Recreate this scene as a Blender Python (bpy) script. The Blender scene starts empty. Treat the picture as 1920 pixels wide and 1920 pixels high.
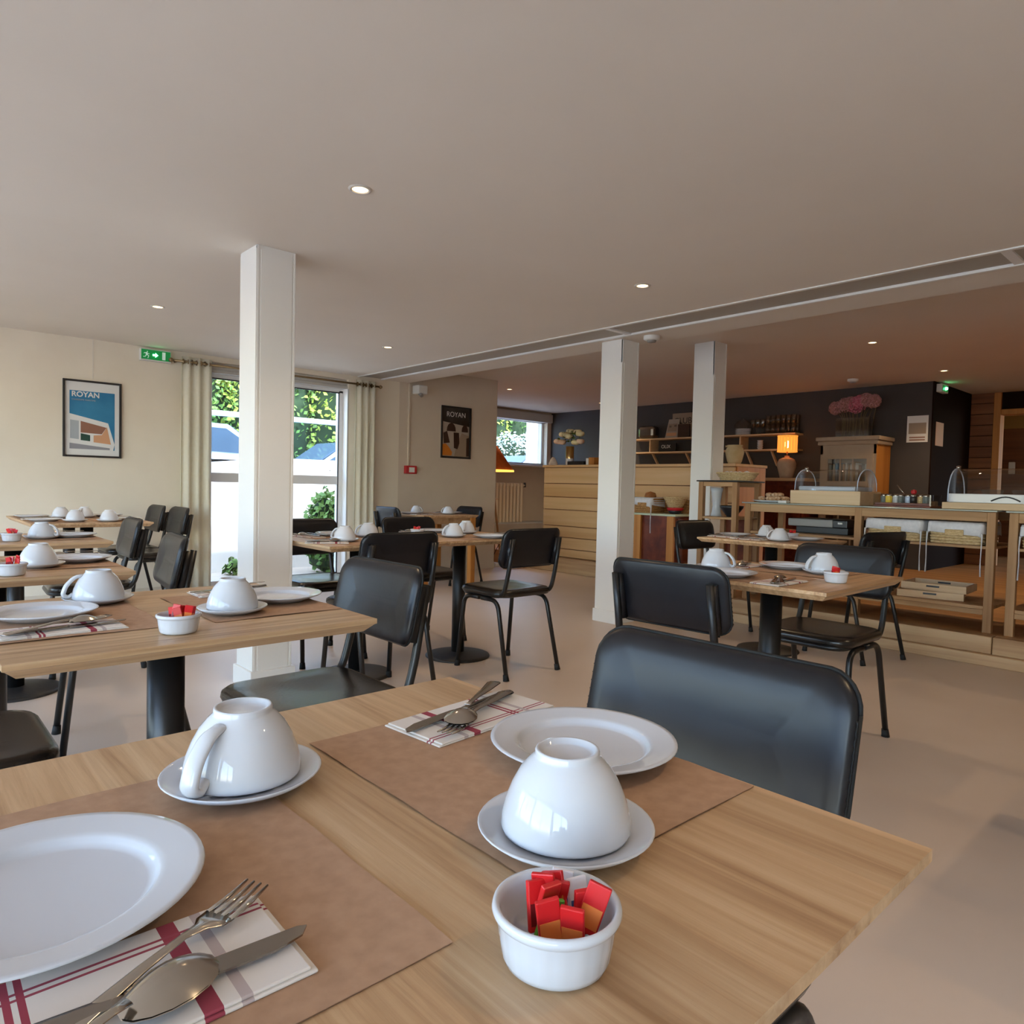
import bpy, bmesh, math, random
from mathutils import Vector, Matrix
random.seed(7)
PI = math.pi
S = bpy.context.scene
C = S.collection

# ------------------------------------------------------------------ camera
YAW, PITCH, ROLL, FPX, EYE = 0.832814862, -0.0364839852, 0.0237390907, 1315.378, 1.06
fw = Vector((math.cos(YAW)*math.cos(PITCH), math.sin(YAW)*math.cos(PITCH), math.sin(PITCH)))
rt = Vector((math.sin(YAW), -math.cos(YAW), 0)); up = rt.cross(fw)
r2 = rt*math.cos(ROLL) + up*math.sin(ROLL); u2 = up*math.cos(ROLL) - rt*math.sin(ROLL)
cam = bpy.data.cameras.new('camera'); camo = bpy.data.objects.new('camera', cam); C.objects.link(camo)
cam.sensor_width = 36; cam.sensor_fit = 'HORIZONTAL'; cam.lens = FPX/1920*36; cam.clip_start = 0.02; cam.clip_end = 200
camo.matrix_world = Matrix(((r2.x, u2.x, -fw.x, 0), (r2.y, u2.y, -fw.y, 0), (r2.z, u2.z, -fw.z, EYE), (0, 0, 0, 1)))
S.camera = camo
# ------------------------------------------------------------------ sky, sun, exposure
W = bpy.data.worlds.new('sky'); S.world = W; W.use_nodes = True
wn = W.node_tree.nodes; wl = W.node_tree.links; wn.clear()
wo = wn.new('ShaderNodeOutputWorld'); wb = wn.new('ShaderNodeBackground'); ws = wn.new('ShaderNodeTexSky')
ws.sky_type = 'NISHITA'; ws.sun_disc = False; ws.sun_elevation = math.radians(58); ws.sun_rotation = math.radians(200)
ws.air_density = 1.0; ws.dust_density = 0.9; ws.ozone_density = 1.0
wl.new(ws.outputs[0], wb.inputs[0]); wb.inputs[1].default_value = 0.95; wl.new(wb.outputs[0], wo.inputs[0])
sun = bpy.data.lights.new('sun', 'SUN'); sun.energy = 1.8; sun.angle = math.radians(0.6); sun.color = (1, .95, .87)
suno = bpy.data.objects.new('sun', sun); C.objects.link(suno)
suno.rotation_euler = Vector((.08, .50, -1)).to_track_quat('-Z', 'Y').to_euler()
S.view_settings.view_transform = 'Standard'; S.view_settings.look = 'None'
S.view_settings.exposure = 0.95; S.view_settings.gamma = 1.0; S.view_settings.use_curve_mapping = False
SPOT_W = 13.0

# ------------------------------------------------------------------ materials
M = {}
def srgb(r, g, b):
    f = lambda c: (c/12.92 if c <= .04045 else ((c+.055)/1.055)**2.4)
    return (f(r/255), f(g/255), f(b/255), 1)
def bsdf(name, col, rough=.5, metal=0., spec=.5, coat=0., emit=None, es=0., trans=0.):
    m = bpy.data.materials.new(name); m.use_nodes = True; M[name] = m
    b = m.node_tree.nodes['Principled BSDF']
    b.inputs['Base Color'].default_value = col; b.inputs['Roughness'].default_value = rough
    b.inputs['Metallic'].default_value = metal; b.inputs['Specular IOR Level'].default_value = spec
    b.inputs['Coat Weight'].default_value = coat; b.inputs['Transmission Weight'].default_value = trans
    if emit: b.inputs['Emission Color'].default_value = emit; b.inputs['Emission Strength'].default_value = es
    return m
def noisy(name, c1, c2, scale=(1, 1, 1), nscale=4., rough=.5, detail=6., bump=0., lo=.35, hi=.65, spec=.5, coat=0., r2=None, bscale=None, metal=0.):
    m = bsdf(name, c1, rough, metal, spec, coat); n = m.node_tree.nodes; l = m.node_tree.links; b = n['Principled BSDF']
    tc = n.new('ShaderNodeTexCoord'); mp = n.new('ShaderNodeMapping'); mp.inputs['Scale'].default_value = scale
    nz = n.new('ShaderNodeTexNoise'); nz.inputs['Scale'].default_value = nscale; nz.inputs['Detail'].default_value = detail
    rp = n.new('ShaderNodeValToRGB'); rp.color_ramp.elements[0].position = lo; rp.color_ramp.elements[1].position = hi
    rp.color_ramp.elements[0].color = c1; rp.color_ramp.elements[1].color = c2
    l.new(tc.outputs['Object'], mp.inputs[0]); l.new(mp.outputs[0], nz.inputs['Vector']); l.new(nz.outputs['Fac'], rp.inputs[0]); l.new(rp.outputs[0], b.inputs['Base Color'])
    if r2 is not None:
        mr = n.new('ShaderNodeMapRange'); mr.inputs['To Min'].default_value = rough; mr.inputs['To Max'].default_value = r2
        l.new(nz.outputs['Fac'], mr.inputs[0]); l.new(mr.outputs[0], b.inputs['Roughness'])
    if bump:
        bp = n.new('ShaderNodeBump'); bp.inputs['Strength'].default_value = bump; bp.inputs['Distance'].default_value = .01
        src = nz
        if bscale:
            src = n.new('ShaderNodeTexNoise'); src.inputs['Scale'].default_value = bscale; src.inputs['Detail'].default_value = 4; l.new(mp.outputs[0], src.inputs['Vector'])
        l.new(src.outputs['Fac'], bp.inputs['Height']); l.new(bp.outputs[0], b.inputs['Normal'])
    return m
def wood(name, c1, c2, c3, axis=1, rough=.45, ring=1.0, coat=0., stave=0.):
    """grain along local axis (0 x, 1 y, 2 z)"""
    m = bsdf(name, c1, rough, 0, .4, coat); n = m.node_tree.nodes; l = m.node_tree.links; b = n['Principled BSDF']
    tc = n.new('ShaderNodeTexCoord'); mp = n.new('ShaderNodeMapping'); oi = n.new('ShaderNodeObjectInfo')
    sc = [22.*ring]*3; sc[axis] = .8*ring; mp.inputs['Scale'].default_value = sc
    ad = n.new('ShaderNodeVectorMath'); ad.operation = 'ADD'; sc2 = n.new('ShaderNodeVectorMath'); sc2.operation = 'SCALE'
    sc2.inputs[0].default_value = (13.7, 7.3, 5.1); l.new(oi.outputs['Random'], sc2.inputs['Scale'])
    l.new(tc.outputs['Object'], ad.inputs[0]); l.new(sc2.outputs[0], ad.inputs[1]); l.new(ad.outputs[0], mp.inputs[0])
    n1 = n.new('ShaderNodeTexNoise'); n1.inputs['Scale'].default_value = 1; n1.inputs['Detail'].default_value = 7; n1.inputs['Roughness'].default_value = .62; n1.inputs['Distortion'].default_value = .6
    l.new(mp.outputs[0], n1.inputs['Vector'])
    n2 = n.new('ShaderNodeTexNoise'); n2.inputs['Scale'].default_value = .35; n2.inputs['Detail'].default_value = 3; n2.inputs['Distortion'].default_value = 1.2; l.new(mp.outputs[0], n2.inputs['Vector'])
    mxn = n.new('ShaderNodeMath'); mxn.operation = 'MULTIPLY_ADD'; mxn.inputs[1].default_value = .5; hf = n.new('ShaderNodeMath'); hf.operation = 'MULTIPLY'; hf.inputs[1].default_value = .5
    l.new(n2.outputs['Fac'], hf.inputs[0]); l.new(n1.outputs['Fac'], mxn.inputs[0]); l.new(hf.outputs[0], mxn.inputs[2])
    rp = n.new('ShaderNodeValToRGB'); e = rp.color_ramp.elements; e[0].position = .34; e[0].color = c2; e[1].position = .66; e[1].color = c3
    x = e.new(.5); x.color = c1
    l.new(mxn.outputs[0], rp.inputs[0]); out = rp.outputs[0]
    if stave:
        sp = n.new('ShaderNodeSeparateXYZ'); l.new(tc.outputs['Object'], sp.inputs[0])
        ax = 0 if axis == 1 else 1
        dv = n.new('ShaderNodeMath'); dv.operation = 'DIVIDE'; dv.inputs[1].default_value = stave; l.new(sp.outputs[ax], dv.inputs[0])
        fl = n.new('ShaderNodeMath'); fl.operation = 'FLOOR'; l.new(dv.outputs[0], fl.inputs[0])
        adr = n.new('ShaderNodeMath'); adr.operation = 'MULTIPLY_ADD'; adr.inputs[1].default_value = 31.7; l.new(oi.outputs['Random'], adr.inputs[0]); l.new(fl.outputs[0], adr.inputs[2])
        wn_ = n.new('ShaderNodeTexWhiteNoise'); wn_.noise_dimensions = '1D'; l.new(adr.outputs[0], wn_.inputs['W'])
        mr = n.new('ShaderNodeMapRange'); mr.inputs['To Min'].default_value = .86; mr.inputs['To Max'].default_value = 1.1; l.new(wn_.outputs['Value'], mr.inputs[0])
        mx = n.new('ShaderNodeVectorMath'); mx.operation = 'SCALE'; l.new(out, mx.inputs[0]); l.new(mr.outputs[0], mx.inputs['Scale']); out = mx.outputs[0]
    l.new(out, b.inputs['Base Color'])
    bp = n.new('ShaderNodeBump'); bp.inputs['Strength'].default_value = .12; bp.inputs['Distance'].default_value = .004
    l.new(n1.outputs['Fac'], bp.inputs['Height']); l.new(bp.outputs[0], b.inputs['Normal'])
    return m
def pane_mat(name, tint=(1, 1, 1, 1), gloss=.12, rough=.0):
    m = bpy.data.materials.new(name); m.use_nodes = True; M[name] = m; n = m.node_tree.nodes; l = m.node_tree.links; n.clear()
    o = n.new('ShaderNodeOutputMaterial'); t = n.new('ShaderNodeBsdfTransparent'); g = n.new('ShaderNodeBsdfGlossy'); mx = n.new('ShaderNodeMixShader'); fr = n.new('ShaderNodeLayerWeight'); fr.inputs[0].default_value = .5; pw = n.new('ShaderNodeMath'); pw.operation = 'POWER'; pw.inputs[1].default_value = 5
    t.inputs[0].default_value = tint; g.inputs['Roughness'].default_value = rough; 
    ml = n.new('ShaderNodeMath'); ml.operation = 'MULTIPLY_ADD'; ml.inputs[1].default_value = .55; ml.inputs[2].default_value = gloss*.25; ml.use_clamp = True
    l.new(fr.outputs['Facing'], pw.inputs[0]); l.new(pw.outputs[0], ml.inputs[0]); l.new(ml.outputs[0], mx.inputs[0]); l.new(t.outputs[0], mx.inputs[1]); l.new(g.outputs[0], mx.inputs[2]); l.new(mx.outputs[0], o.inputs[0])
    return m
def striped(name, base, stripes, rough=.9):
    """cloth: stripes = [(axis, centre, half width, colour)] in local metres"""
    m = bsdf(name, base, rough, 0, .1); n = m.node_tree.nodes; l = m.node_tree.links; b = n['Principled BSDF']
    tc = n.new('ShaderNodeTexCoord'); sp = n.new('ShaderNodeSeparateXYZ'); l.new(tc.outputs['Object'], sp.inputs[0])
    last = None
    for ax, c, hw, col in stripes:
        s = n.new('ShaderNodeMath'); s.operation = 'SUBTRACT'; s.inputs[1].default_value = c; l.new(sp.outputs[ax], s.inputs[0])
        a = n.new('ShaderNodeMath'); a.operation = 'ABSOLUTE'; l.new(s.outputs[0], a.inputs[0])
        k = n.new('ShaderNodeMath'); k.operation = 'LESS_THAN'; k.inputs[1].default_value = hw; l.new(a.outputs[0], k.inputs[0])
        mx = n.new('ShaderNodeMix'); mx.data_type = 'RGBA'; l.new(k.outputs[0], mx.inputs[0])
        if last is None: mx.inputs[6].default_value = base
        else: l.new(last, mx.inputs[6])
        mx.inputs[7].default_value = col; last = mx.outputs[2]
    l.new(last, b.inputs['Base Color'])
    return m

noisy('plaster_cream', srgb(234, 221, 200), srgb(238, 226, 206), nscale=3, rough=.85, bump=.05, bscale=60)
noisy('plaster_warm', srgb(214, 198, 178), srgb(219, 204, 184), nscale=3, rough=.85)
noisy('ceiling_paint', srgb(230, 219, 205), srgb(234, 223, 209), nscale=1.2, rough=.9)
noisy('ceiling_upper', srgb(224, 210, 196), srgb(228, 214, 200), nscale=1.2, rough=.9)
bsdf('ceiling_grey', srgb(178, 170, 158), .8)
bsdf('white_paint', srgb(238, 235, 230), .4)
bsdf('white_frame', srgb(240, 240, 240), .35)
bsdf('shutter_grey', srgb(196, 192, 184), .6)
noisy('concrete_floor', srgb(208, 187, 168), srgb(220, 201, 183), nscale=.9, rough=.30, r2=.42, detail=8, bump=.03, bscale=25, spec=.4)
wood('stone_floor', srgb(186, 138, 88), srgb(164, 114, 68), srgb(200, 154, 104), 1, .45, .5, 0, .12)
noisy('slate_wall', srgb(64, 58, 57), srgb(70, 64, 62), nscale=2, rough=.7)
wood('oak_top', srgb(200, 162, 121), srgb(168, 128, 90), srgb(218, 184, 144), 1, .40, 3.4, 0, .085)
wood('oak_beam', srgb(196, 160, 120), srgb(160, 120, 82), srgb(214, 180, 140), 1, .6, .6)
wood('pine_counter', srgb(214, 172, 122), srgb(200, 154, 102), srgb(224, 186, 140), 1, .5, .5)
wood('pine_post', srgb(176, 134, 92), srgb(150, 108, 70), srgb(194, 154, 112), 2, .6, .8)
wood('pine_rail', srgb(182, 142, 100), srgb(152, 110, 72), srgb(198, 160, 118), 1, .6, .8)
wood('pine_pale', srgb(222, 190, 150), srgb(208, 172, 130), srgb(232, 204, 168), 1, .5, .6)
wood('orange_wood', srgb(196, 130, 62), srgb(172, 106, 44), srgb(210, 148, 78), 2, .5, .6)
wood('mahogany', srgb(104, 42, 22), srgb(76, 26, 14), srgb(126, 56, 30), 0, .35, .6)
wood('brown_panel', srgb(124, 72, 36), srgb(98, 54, 24), srgb(140, 86, 46), 1, .5, .6)
noisy('leather_black', srgb(17, 17, 21), srgb(25, 24, 28), nscale=5, rough=.31, r2=.39, bump=.10, bscale=14, spec=.42)
noisy('leather_seat', srgb(30, 26, 23), srgb(40, 34, 30), nscale=7, rough=.23, r2=.27, bump=.05, bscale=120, spec=.55)
bsdf('black_metal', srgb(22, 21, 21), .35, 0, .5)
bsdf('black_rubber', srgb(14, 14, 14), .7)
noisy('cast_iron', srgb(36, 33, 31), srgb(46, 42, 38), nscale=40, rough=.5, bump=.1)
bsdf('porcelain', srgb(210, 212, 217), .04, 0, .5, .0)
bsdf('steel', srgb(186, 180, 172), .16, 1)
bsdf('steel_dark', srgb(150, 144, 138), .22, 1)
noisy('kraft', srgb(172, 134, 104), srgb(184, 146, 115), nscale=60, rough=.9, bump=.06)
striped('napkin_cloth', srgb(226, 217, 208), [(0, .045, .0055, srgb(158, 72, 84)), (0, .064, .0035, srgb(190, 174, 170)), (1, .030, .0012, srgb(160, 78, 90)), (1, .036, .0012, srgb(160, 78, 90)),
    (0, -.062, .0035, srgb(192, 176, 172)), (0, -.045, .002, srgb(160, 72, 84)), (0, -.038, .002, srgb(160, 72, 84))])
bsdf('packet_red', srgb(206, 30, 34), .35); bsdf('packet_orange', srgb(232, 130, 60), .4); bsdf('packet_white', srgb(236, 232, 236), .4)
bsdf('packet_dark', srgb(120, 16, 26), .4); bsdf('packet_blue', srgb(60, 90, 160), .4); bsdf('packet_green', srgb(96, 170, 60), .4); bsdf('packet_yellow', srgb(240, 205, 80), .4)
noisy('curtain', srgb(240, 234, 214), srgb(244, 239, 222), nscale=30, rough=.9)
_n = M['curtain'].node_tree.nodes; _l = M['curtain'].node_tree.links; _t = _n.new('ShaderNodeBsdfTranslucent'); _t.inputs[0].default_value = srgb(240, 234, 214); _m = _n.new('ShaderNodeMixShader'); _m.inputs[0].default_value = .3
_l.new(_n['Principled BSDF'].outputs[0], _m.inputs[1]); _l.new(_t.outputs[0], _m.inputs[2]); _l.new(_m.outputs[0], _n['Material Output'].inputs[0])
bsdf('brass', srgb(150, 128, 96), .35, 1)
pane_mat('glass_pane', (.97, .99, 1, 1)); pane_mat('glass_clear', (.92, .92, .91, 1), .34); pane_mat('glass_rail', (.80, .88, .90, 1), .1)
bsdf('frame_black', srgb(40, 36, 36), .4)
bsdf('paper_white', srgb(232, 230, 226), .6)
noisy('poster_blue', srgb(38, 116, 160), srgb(62, 140, 180), nscale=3, rough=.5)
bsdf('poster_grey', srgb(176, 182, 186), .6); bsdf('poster_brown', srgb(150, 104, 84), .6); bsdf('poster_orange', srgb(214, 160, 120), .6); bsdf('poster_dkgreen', srgb(40, 78, 66), .6); bsdf('poster_mid', srgb(150, 148, 154), .6)
noisy('deco_ground', srgb(40, 34, 30), srgb(66, 62, 60), nscale=4, rough=.35); bsdf('deco_sand', srgb(160, 140, 120), .4); bsdf('deco_pale', srgb(176, 164, 150), .4); bsdf('deco_dark', srgb(60, 38, 28), .4); bsdf('deco_orange', srgb(206, 122, 40), .4); bsdf('deco_letter', srgb(196, 198, 194), .4)
bsdf('exit_green', srgb(16, 140, 70), .4, emit=srgb(16, 150, 70), es=.12); bsdf('exit_glow', srgb(120, 255, 170), .4, emit=(.15, 1, .42, 1), es=7.); bsdf('exit_white', srgb(225, 240, 230), .4, emit=srgb(200, 230, 210), es=.12)
bsdf('alarm_red', srgb(186, 40, 44), .4)
bsdf('plastic_white', srgb(228, 226, 220), .45)
bsdf('plastic_grey', srgb(150, 146, 142), .45)
bsdf('spot_glow', (1, .82, .55, 1), .4, emit=(1, .70, .36, 1), es=5.)
bsdf('spot_ring', srgb(214, 206, 196), .35)
bsdf('lamp_amber', srgb(226, 120, 30), .6, emit=(1, .34, .05, 1), es=.55); bsdf('lamp_bulb', (1, .8, .5, 1), .5, emit=(1, .60, .2, 1), es=5.)
noisy('rust_shade', srgb(190, 92, 30), srgb(176, 80, 24), nscale=20, rough=.7); bsdf('shade_inner', srgb(240, 186, 60), .6, emit=(1, .58, .1, 1), es=.9)
noisy('ceramic_pink', srgb(196, 168, 146), srgb(182, 152, 130), nscale=12, rough=.8); noisy('ceramic_cream', srgb(206, 186, 146), srgb(190, 166, 122), nscale=10, rough=.7)
noisy('stone_white', srgb(206, 192, 178), srgb(184, 168, 154), nscale=30, rough=.9)
bsdf('gold', srgb(206, 176, 120), .28, 1)
noisy('wicker', srgb(196, 150, 92), srgb(146, 98, 52), scale=(1, 1, 3), nscale=60, rough=.8, bump=.5); noisy('wicker_pale', srgb(222, 196, 150), srgb(188, 154, 106), scale=(1, 1, 3), nscale=60, rough=.8, bump=.5)
noisy('linen', srgb(226, 224, 226), srgb(214, 212, 216), nscale=40, rough=.95)
noisy('bread', srgb(186, 122, 62), srgb(140, 80, 36), nscale=22, rough=.8, bump=.2); noisy('pastry', srgb(220, 198, 170), srgb(176, 130, 90), nscale=40, rough=.8, bump=.3)
bsdf('enamel_red', srgb(196, 24, 34), .4); bsdf('enamel_dark', srgb(34, 34, 38), .3); bsdf('mint_top', srgb(196, 204, 176), .5)
noisy('cabinet_taupe', srgb(170, 150, 130), srgb(176, 156, 136), nscale=6, rough=.6)
for i, c in enumerate([(200, 200, 196), (180, 150, 110), (96, 92, 80), (150, 170, 180), (120, 80, 50), (214, 204, 186), (70, 84, 96), (172, 132, 96)]): bsdf('book_%d' % i, srgb(*c), .7)
noisy('hydrangea_pink', srgb(222, 142, 154), srgb(196, 96, 116), nscale=40, rough=.8); noisy('hydrangea_mauve', srgb(206, 150, 150), srgb(170, 120, 110), nscale=40, rough=.8)
bsdf('rose_cream', srgb(240, 226, 178), .7); bsdf('rose_peach', srgb(236, 204, 178), .7); bsdf('leaf_green', srgb(84, 108, 34), .6); bsdf('stem', srgb(110, 96, 70), .7)
bsdf('acrylic_blue', srgb(196, 210, 232), .2); bsdf('jar_label', srgb(110, 116, 114), .4)
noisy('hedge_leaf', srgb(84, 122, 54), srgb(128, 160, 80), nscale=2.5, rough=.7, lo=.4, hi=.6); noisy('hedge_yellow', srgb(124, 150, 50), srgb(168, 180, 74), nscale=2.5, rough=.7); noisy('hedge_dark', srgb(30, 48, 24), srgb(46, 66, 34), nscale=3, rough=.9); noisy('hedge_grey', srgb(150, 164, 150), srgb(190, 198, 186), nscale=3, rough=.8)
bsdf('car_white', srgb(236, 238, 240), .25, 0, .5, .5); bsdf('car_glass', srgb(90, 104, 120), .08); bsdf('tyre', srgb(26, 26, 28), .8); bsdf('car_trim', srgb(60, 62, 66), .5)
noisy('terrace', srgb(206, 196, 180), srgb(190, 178, 160), nscale=2, rough=.8); noisy('asphalt', srgb(150, 148, 146), srgb(164, 162, 158), nscale=3, rough=.9); bsdf('render_white', srgb(240, 238, 232), .8)
bsdf('mustard', srgb(190, 150, 84), .8); bsdf('dark_brown', srgb(34, 20, 15), .95, 0, .1); bsdf('cable', srgb(30, 30, 34), .5)

# ------------------------------------------------------------------ mesh helpers
class MB:
    def __init__(s): s.v = []; s.f = []; s.m = []; s.s = []
    def add(s, vs, fs, mi=0, sm=False):
        o = len(s.v); s.v += [tuple(v) for v in vs]
        for f in fs: s.f.append(tuple(i+o for i in f)); s.m.append(mi); s.s.append(sm)
        return s
    def box(s, x0, y0, z0, x1, y1, z1, mi=0):
        if x0 > x1: x0, x1 = x1, x0
        if y0 > y1: y0, y1 = y1, y0
        if z0 > z1: z0, z1 = z1, z0
        return s.add([(x0, y0, z0), (x1, y0, z0), (x1, y1, z0), (x0, y1, z0), (x0, y0, z1), (x1, y0, z1), (x1, y1, z1), (x0, y1, z1)],
              [(0, 3, 2, 1), (4, 5, 6, 7), (0, 1, 5, 4), (1, 2, 6, 5), (2, 3, 7, 6), (3, 0, 4, 7)], mi)
    def bbox(s, x0, y0, z0, x1, y1, z1, b=.004, mi=0):
        """box with chamfered edges"""
        if x0 > x1: x0, x1 = x1, x0
        if y0 > y1: y0, y1 = y1, y0
        if z0 > z1: z0, z1 = z1, z0
        b = min(b, (x1-x0)*.45, (y1-y0)*.45, (z1-z0)*.45)
        bm = bmesh.new(); r = bmesh.ops.create_cube(bm, size=1)
        for v in bm.verts: v.co = Vector(((x0+x1)/2+v.co.x*(x1-x0), (y0+y1)/2+v.co.y*(y1-y0), (z0+z1)/2+v.co.z*(z1-z0)))
        bmesh.ops.bevel(bm, geom=bm.edges[:], offset=b, segments=2, affect='EDGES', profile=.5)
        bm.verts.index_update(); s.add([v.co for v in bm.verts], [[v.index for v in f.verts] for f in bm.faces], mi); bm.free(); return s
    def tube(s, path, r, n=8, mi=0, caps=True, rx=None):
        P = [Vector(p) for p in path]; R = r if isinstance(r, (list, tuple)) else [r]*len(P)
        vs = []; fs = []; prev = None
        for i, p in enumerate(P):
            t = (P[min(i+1, len(P)-1)]-P[max(i-1, 0)]).normalized()
            if prev is None:
                a = Vector((0, 0, 1)) if abs(t.z) < .9 else Vector((1, 0, 0)); u = t.cross(a).normalized()
            else:
                u = prev-t*prev.dot(t); u = u.normalized() if u.length > 1e-6 else t.orthogonal().normalized()
            w = t.cross(u); prev = u; k = rx or 1
            for j in range(n):
                a = 2*PI*j/n; vs.append(p+u*math.cos(a)*R[i]*k+w*math.sin(a)*R[i])
        for i in range(len(P)-1):
            for j in range(n):
                fs.append((i*n+j, i*n+(j+1) % n, (i+1)*n+(j+1) % n, (i+1)*n+j))
        s.add(vs, fs, mi, True)
        if caps:
            o = len(s.v)-len(vs)
            s.f.append(tuple(o+j for j in range(n))[::-1]); s.m.append(mi); s.s.append(False)
            s.f.append(tuple(o+(len(P)-1)*n+j for j in range(n))); s.m.append(mi); s.s.append(False)
        return s
    def cyl(s, x, y, z0, z1, r, n=20, r2=None, mi=0): return s.tube([(x, y, z0), (x, y, z1)], [r, r if r2 is None else r2], n, mi)
    def lathe(s, prof, n=32, c=(0, 0, 0), mi=0, mod=None):
        vs = []; fs = []
        for i, (r, z) in enumerate(prof):
            for j in range(n):
                a = 2*PI*j/n; rr = r if mod is None else mod(r, z, a, i)
                vs.append((c[0]+rr*math.cos(a), c[1]+rr*math.sin(a), c[2]+z))
        for i in range(len(prof)-1):
            for j in range(n): fs.append((i*n+j, i*n+(j+1) % n, (i+1)*n+(j+1) % n, (i+1)*n+j))
        return s.add(vs, fs, mi, True)
    def poly(s, pts, d, mi=0):
        """prism: 3D planar points extruded by vector d"""
        n = len(pts); P = [Vector(p) for p in pts]; d = Vector(d)
        return s.add(P+[p+d for p in P], [tuple(range(n)), tuple(range(2*n-1, n-1, -1))]+[(i, i+n, (i+1) % n+n, (i+1) % n) for i in range(n)], mi)
    def build(s, name, mats, parent=None, loc=None, **tags):
        me = bpy.data.meshes.new(name); me.from_pydata(s.v, [], s.f)
        for m in (mats if isinstance(mats, (list, tuple)) else [mats]): me.materials.append(M[m])
        me.polygons.foreach_set('material_index', s.m); me.polygons.foreach_set('use_smooth', s.s)
        bm = bmesh.new(); bm.from_mesh(me); bmesh.ops.recalc_face_normals(bm, faces=bm.faces); bm.to_mesh(me); bm.free()
        o = bpy.data.objects.new(name, me); C.objects.link(o)
        if loc: o.location = loc
        if parent: o.parent = parent
        tag(o, **tags); return o
def tag(o, label=None, cat=None, group=None, kind=None):
    if label: o['label'] = label
    if cat: o['category'] = cat
    if group: o['group'] = group
    if kind: o['kind'] = kind
    return o
def thing(name, label, cat, loc=(0, 0, 0), rz=0, group=None):
    o = bpy.data.objects.new(name, None); C.objects.link(o); o.location = loc; o.rotation_euler.z = rz; o.empty_display_size = .05
    return tag(o, label, cat, group)
def copy_tree(o, parent=None):
    c = o.copy(); C.objects.link(c); c.parent = parent
    for ch in list(o.children): copy_tree(ch, c)
    return c
def struct(name, mb, mat, parent=None): return mb.build(name, mat, parent, **({} if parent else {'kind': 'structure'}))
def rr(w, h, r, k=5):
    """rounded rectangle outline, centred"""
    out = []
    for cx, cy, a0 in ((w/2-r, h/2-r, 0), (-w/2+r, h/2-r, PI/2), (-w/2+r, -h/2+r, PI), (w/2-r, -h/2+r, 1.5*PI)):
        for i in range(k+1):
            a = a0+PI/2*i/k; out.append((cx+r*math.cos(a), cy+r*math.sin(a)))
    return out
def pillow(mb, w, h, r, layers, fn, mi=0, k=5):
    """stack of inset rounded rectangles: layers [(inset, depth)], fn(u,v,d)->xyz; ends capped by shrunken rings"""
    vs = []; fs = []; rings = 0; n = 4*(k+1)
    for ins, d in layers:
        for (u, v) in rr(w-2*ins, h-2*ins, max(.0015, min(r*(1-ins/(min(w, h)*.55)), (min(w, h)-2*ins)*.49)), k): vs.append(fn(u, v, d))
        rings += 1
    for i in range(rings-1):
        for j in range(n): fs.append((i*n+j, i*n+(j+1) % n, (i+1)*n+(j+1) % n, (i+1)*n+j))
    fs.append(tuple(range(n))); fs.append(tuple(range((rings-1)*n, rings*n))[::-1])
    mb.add(vs, fs, mi, True); return mb
def text_mesh(txt, size, name, mat, parent, mw, **kw):
    cu = bpy.data.curves.new(name, 'FONT'); cu.body = txt; cu.size = size; cu.extrude = .0004; cu.align_x = kw.get('align', 'LEFT'); cu.offset = kw.get('bold', 0)
    t = bpy.data.objects.new(name+'_tmp', cu); C.objects.link(t)
    me = bpy.data.meshes.new_from_object(t.evaluated_get(bpy.context.evaluated_depsgraph_get()))
    bpy.data.objects.remove(t); me.materials.clear(); me.materials.append(M[mat])
    o = bpy.data.objects.new(name, me); C.objects.link(o); o.parent = parent; o.matrix_local = mw; return o
def face_mat(loc, u, v):
    """local frame for flat print: x along u, y along v"""
    u = Vector(u).normalized(); v = Vector(v).normalized(); w = u.cross(v)
    return Matrix(((u.x, v.x, w.x, loc[0]), (u.y, v.y, w.y, loc[1]), (u.z, v.z, w.z, loc[2]), (0, 0, 0, 1)))

# ------------------------------------------------------------------ room shell
H, U, ZP = 2.22, 2.41, .18
XB, XE, YR, YW, YN, XD = -2.6, 4.56, -3.2, 6.85, 9.1, 9.2
struct('floor', MB().box(XB-.2, YR-.2, -.12, 6.6, YW+.25, 0).box(5.6, YW+.25, -.12, 6.6, YN+.2, 0), 'concrete_floor')
struct('floor_platform', MB().box(5.30, YR, -.1, 14, 3.42, ZP).box(6.40, 3.42, -.1, 14, YN+.2, ZP), 'stone_floor')
cl = struct('ceiling', MB().box(XB-.2, YR-.2, H, 3.92, YW+.3, H+.3).box(3.92, YR-.2, H+.02, 4.21, YW+.3, H+.3).box(4.21, YR-.2, H, XE, YW+.3, H+.3), 'ceiling_paint')
struct('channel_panel', MB().box(3.925, YR, H+.008, 4.205, YW, H+.02), 'ceiling_grey', cl)
struct('channel_trim', MB().box(3.905, YR, H-.007, 3.93, YW, H+.012), 'white_paint', cl)
struct('channel_trim', MB().box(4.20, YR, H-.007, 4.225, YW, H+.012), 'white_paint', cl)
for y in (.93, -1.5, 3.36): struct('channel_rib', MB().box(3.93, y-.022, H-.003, 4.20, y+.022, H+.01), 'white_paint', cl)
struct('ceiling_upper', MB().box(XE, YR-.2, U, 14, YN+.3, U+.12), 'ceiling_upper')
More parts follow.
